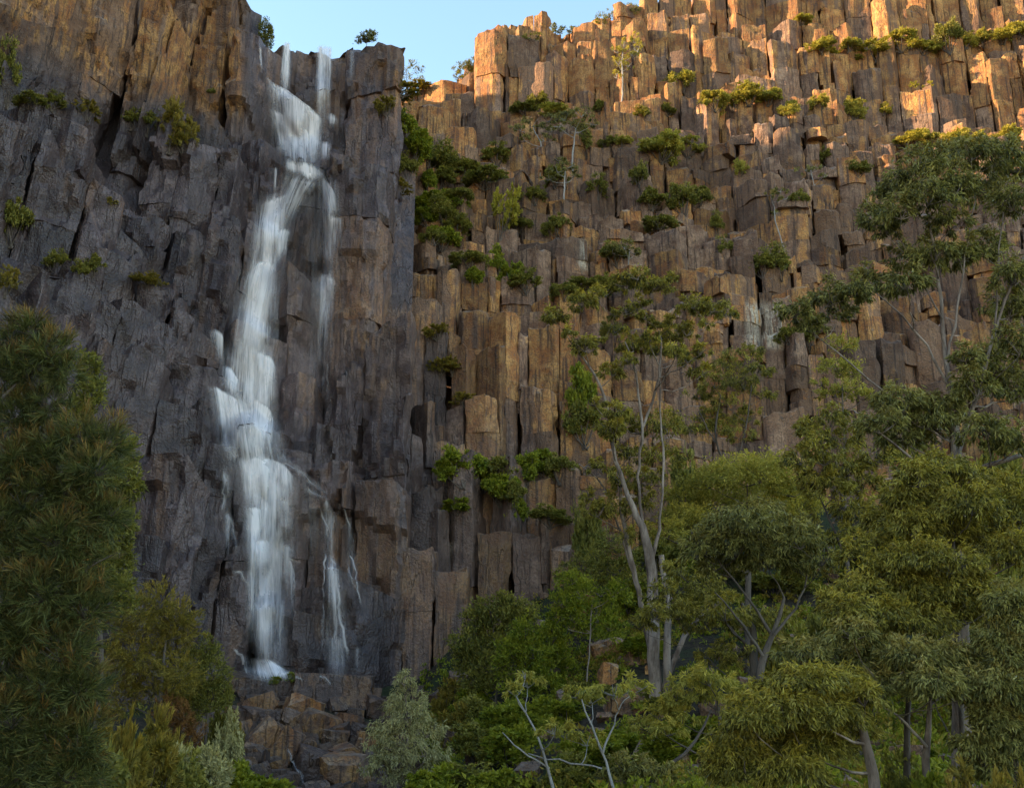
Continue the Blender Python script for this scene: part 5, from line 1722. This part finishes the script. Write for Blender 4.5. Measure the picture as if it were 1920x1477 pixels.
tree('tea_tree', 'olive fine-leaved bushy tree left of the waterfall foot', 'tree', 26.0,
     [[(300, 1400, 18), (300, 1300, 14), (310, 1200, 8)]],
     [(260, 1140, 36, 30), (300, 1130, 36, 30), (330, 1160, 36, 34), (270, 1180, 44, 34), (220, 1170, 34, 34), (320, 1210, 44, 34), (350, 1180, 24, 26), (260, 1230, 48, 34), (340, 1260, 40, 34), (220, 1240, 34, 34), (290, 1280, 48, 34), (230, 1300, 40, 34)],
     L_OLIVE, M_DARKBARK, 'needle', 0.11, 0.016, 760, 0.3, 83, LG)
tree('tea_tree', 'mixed green bush between the olive tree and the boulders', 'tree', 27.0,
     [[(390, 1400, 12), (385, 1300, 9), (380, 1240, 6)]],
     [(390, 1210, 24, 20), (370, 1240, 30, 26), (400, 1260, 28, 26), (350, 1290, 34, 26), (400, 1300, 30, 24), (370, 1320, 34, 24), (420, 1290, 18, 18), (340, 1330, 30, 24)],
     L_DARKGREEN, M_DARKBARK, 'shrub', 0.10, 0.026, 620, 0.3, 84, LG)
tree('tea_tree', 'rusty brown dying bush left of the boulders', 'tree', 25.5,
     [[(330, 1450, 10), (335, 1380, 8), (335, 1330, 5)]],
     [(320, 1330, 26, 24), (345, 1340, 22, 26), (330, 1370, 30, 26), (360, 1390, 26, 24), (310, 1360, 24, 24), (370, 1420, 24, 22)],
     L_RUST, M_DARKBARK, 'needle', 0.11, 0.016, 700, 0.2, 85, LG)
tree('silver_tree', 'silver-green bushy sapling in front of the rock wall below the fall', 'tree', 30.0,
     [[(770, 1477, 12), (765, 1400, 9), (760, 1310, 5)]],
     [(758, 1275, 18, 18), (756, 1300, 26, 20), (775, 1320, 28, 22), (740, 1330, 30, 22), (770, 1350, 36, 24), (725, 1365, 28, 22), (800, 1370, 32, 22), (755, 1385, 44, 26), (715, 1400, 26, 22), (800, 1410, 34, 24), (745, 1425, 44, 26), (790, 1440, 40, 24), (710, 1440, 32, 24), (760, 1462, 40, 20)],
     L_SILVER, M_GUMBARK, 'gum', 0.12, 0.024, 560, 0.15, 86, 'saplings below the waterfall')
tree('leafy_tree', 'dense dark green tree against the foot of the right wall', 'tree', 42.0,
     [[(930, 1330, 12), (930, 1240, 9), (925, 1180, 6)]],
     [(920, 1140, 30, 22), (950, 1135, 34, 22), (890, 1165, 28, 22), (930, 1175, 40, 26), (965, 1165, 30, 22), (875, 1205, 26, 24), (910, 1215, 36, 26), (950, 1210, 36, 26), (880, 1245, 28, 24), (925, 1250, 40, 24), (900, 1275, 34, 18), (985, 1150, 24, 20)],
     L_DARKGREEN, M_DARKBARK, 'shrub', 0.15, 0.055, 640, 0.4, 87, 'leafy trees at the cliff foot')
tree('leafy_tree', 'bright green leafy tree right of the dense dark one at the cliff foot', 'tree', 40.0,
     [[(985, 1330, 10), (985, 1260, 8), (985, 1200, 5)]],
     [(985, 1185, 28, 20), (960, 1220, 30, 22), (1000, 1225, 34, 24), (970, 1255, 34, 24), (1010, 1265, 30, 22), (1035, 1200, 28, 20), (1045, 1230, 30, 22), (1035, 1180, 18, 14), (1060, 1260, 30, 20), (1030, 1285, 36, 20), (980, 1290, 36, 18)],
     L_GREEN, M_DARKBARK, 'shrub', 0.15, 0.06, 560, 0.3, 88, 'leafy trees at the cliff foot')
tree('leafy_tree', 'slender-stemmed green tree before the pale boulders', 'tree', 39.0,
     [[(1098, 1320, 6), (1106, 1200, 5), (1112, 1120, 4)]],
     [(1090, 1110, 34, 22), (1060, 1130, 30, 20), (1120, 1150, 34, 22), (1080, 1160, 34, 20), (1140, 1175, 30, 18), (1045, 1160, 26, 18), (1150, 1110, 30, 20), (1070, 1090, 26, 16)],
     L_GREEN, M_GUMBARK, 'shrub', 0.15, 0.055, 500, 0.25, 89, 'leafy trees at the cliff foot')
tree('leafy_tree', 'dark leafy tree under the lower wall behind the twin pale trunks', 'tree', 44.0,
     [[(1120, 1180, 8), (1120, 1100, 6)]],
     [(1120, 1040, 36, 20), (1090, 1060, 30, 18), (1150, 1070, 34, 20), (1110, 1085, 40, 18), (1170, 1040, 30, 18), (1140, 1010, 30, 18), (1060, 1085, 26, 14), (1180, 1090, 30, 16)],
     L_DARKGREEN, M_DARKBARK, 'shrub', 0.15, 0.055, 520, 0.3, 90, 'leafy trees at the cliff foot')

# ------------------------------------------------------------------ undergrowth shrubs standing on the ground
def floor_shrubs(lst, where, group):
    lst = sorted(lst)
    seen, tot = {}, {}
    for it in lst:
        tot[it[5]] = tot.get(it[5], 0) + 1
    for (px, py, Y, w, h, kind) in lst:
        p = at(px, py, Y)
        i = seen.get(kind, 0)
        seen[kind] = i + 1
        k = Y / F_PX
        g = gz(p.x, p.y)
        lab = '%s bush %s%s' % (COLOR[kind], where, (', ' + nth(i)) if tot[kind] > 1 else '')
        # the bush stands on the ground; its height is what the photograph shows above the slope
        top = at(px, py - h * 0.5, Y).z
        hh = max(h * k, top - g)
        shrub((p.x, p.y, g - 0.05), w * k * 1.1, hh * 1.12, kind, random.randint(0, 2), lab, 'bush', group, 'bush')


fl = []
for (px, py, Y, w, h, kd) in [(440, 1450, 24, 120, 60, 'green'), (500, 1455, 25, 110, 56, 'green'), (380, 1440, 23, 110, 70, 'silver'), (440, 1390, 27, 60, 60, 'silver'), (330, 1440, 21, 110, 90, 'dark'),
                              (260, 1430, 19, 130, 110, 'olive'), (240, 1360, 23, 110, 90, 'dark'), (200, 1330, 17, 110, 110, 'olive'), (180, 1440, 15, 140, 100, 'dark'), (290, 1360, 24, 90, 80, 'olive'),
                              (420, 1340, 29, 60, 50, 'dark'), (440, 1330, 31, 50, 44, 'olive')]:
    fl.append((px, py, Y, w, h, kd))
floor_shrubs(fl, 'at the lower left below the cliff', 'bushes at the lower left')
fr = []
for (px, py, Y, w, h, kd) in [(820, 1455, 26, 110, 60, 'green'), (880, 1450, 27, 110, 60, 'dark'), (850, 1345, 38, 90, 60, 'olive'), (900, 1330, 38, 100, 70, 'dark'), (950, 1340, 37, 110, 70, 'green'),
                              (900, 1385, 32, 110, 70, 'dark'), (960, 1400, 31, 110, 80, 'green'), (1010, 1330, 36, 90, 60, 'green'), (1060, 1340, 36, 90, 60, 'green'), (1000, 1460, 25, 120, 60, 'dark'),
                              (940, 1460, 25, 110, 60, 'green'), (1195, 1268, 40, 110, 50, 'green'), (1100, 1290, 38, 80, 50, 'dark'), (1110, 1430, 27, 110, 70, 'green'), (1160, 1400, 28, 100, 60, 'green'),
                              (1060, 1450, 24, 110, 60, 'dark'), (1260, 1420, 26, 120, 80, 'green'), (1300, 1460, 22, 130, 70, 'dark'), (1320, 1390, 27, 110, 80, 'green'), (820, 1410, 31, 80, 50, 'green'),
                              (840, 1290, 44, 60, 40, 'olive'), (880, 1310, 42, 80, 50, 'green'), (1230, 1350, 34, 90, 50, 'dark')]:
    fr.append((px, py, Y, w, h, kd))
floor_shrubs(fr, 'in the undergrowth right of the boulders', 'bushes right of the boulders')
fr = []
for (px, py, Y, w, h, kd) in [(1300, 1190, 44, 110, 60, 'dark'), (1360, 1080, 48, 100, 60, 'dark'), (1460, 1080, 46, 110, 70, 'dark'), (1560, 1100, 36, 120, 80, 'dark'), (1640, 950, 46, 120, 80, 'dark'),
                              (1740, 900, 48, 130, 80, 'dark'), (1850, 880, 48, 130, 80, 'dark'), (1480, 900, 50, 90, 50, 'olive'), (1300, 860, 50, 90, 50, 'dark'), (1500, 1200, 30, 120, 80, 'dark'),
                              (1600, 1150, 30, 130, 90, 'dark'), (1880, 1080, 32, 130, 90, 'dark'), (1780, 1200, 28, 130, 80, 'dark'), (1420, 1290, 27, 120, 70, 'dark'), (1560, 1460, 16, 130, 70, 'olive'),
                              (1700, 1460, 17, 110, 60, 'dark'), (1780, 1440, 16, 120, 80, 'green'), (1860, 1460, 15, 130, 80, 'olive'), (1240, 1000, 50, 90, 50, 'dark'), (1180, 1110, 46, 100, 60, 'green'),
                              (1100, 950, 51, 60, 40, 'dark')]:
    fr.append((px, py, Y, w, h, kd))
floor_shrubs(fr, 'under the gums on the right slope', 'bushes under the gums')


# ------------------------------------------------------------------ low undergrowth that nobody could count
rng = np.random.default_rng(5)
for nm, mat, lab, n, box in (('undergrowth', L_GREEN, 'low bright green undergrowth between the bushes on the forest floor', 1500, (-0.075, 0.56, 15, 51)),
                             ('undergrowth', L_DARKGREEN, 'low dark undergrowth below the left cliff', 420, (-0.60, -0.245, 10, 46)),
                             ('bracken', L_OLIVE, 'low olive bracken among the scree on the right slope', 1000, (0.02, 0.58, 12, 52))):
    cl = []
    while len(cl) < n:
        y = rng.uniform(box[2], box[3])
        x = rng.uniform(box[0], box[1]) * y
        if vnoise(np.array([[x, y, 0.0]]), 0.30, 12)[0] < -0.15:
            continue
        s = rng.uniform(0.25, 0.6)
        cl.append((np.array([x, y, gz(x, y) + s * 0.25]), s, s, s * rng.uniform(0.5, 0.9), 1.0))
    o = link(nm, crown_mesh(nm, cl, mat, rng, 'shrub', 0.14, 0.06, 75, 0.3))
    tag(o, lab, 'undergrowth', None, 'stuff')

# broken stones lying on the ledges of the right cliff
SV, SF, at4, off = [], [], [[], [], [], []], 0
rr_ = random.Random(77)
for k in range(520):
    px, py = rr_.uniform(800, 1900), rr_.uniform(215, 640)
    loc, nrm = cast(px, py)
    if loc is None or nrm.z < 0.55 or loc.y < 50:
        continue
    s = rr_.uniform(0.12, 0.42)
    V, Fc = protos[k % 6]
    m = Matrix.Rotation(rr_.uniform(0, 6.28), 3, 'Z') @ Matrix.Rotation(rr_.uniform(-0.7, 0.7), 3, 'X')
    W = (V * [s, s * 0.8, s * 0.8]) @ np.array(m).T + [loc.x, loc.y, loc.z + s * 0.3]
    SV.append(W)
    SF += [tuple(i + off for i in f) for f in Fc]
    off += len(W)
    for a4, val in zip(at4, (0.0, rr_.uniform(-0.2, 0.3), rr_.uniform(0.3, 0.8), 0.0)):
        a4.append(np.full(len(W), val))
if SV:
    me = mesh_from('ledge_rubble', np.concatenate(SV), SF, M_ROCK, False)
    for nm, val in zip(('wet', 'stain', 'tone', 'white'), at4):
        attr(me, nm, np.concatenate(val))
    tag(link('ledge_rubble', me), 'loose broken stones lying on the ledges of the right cliff', 'rubble', None, 'stuff')
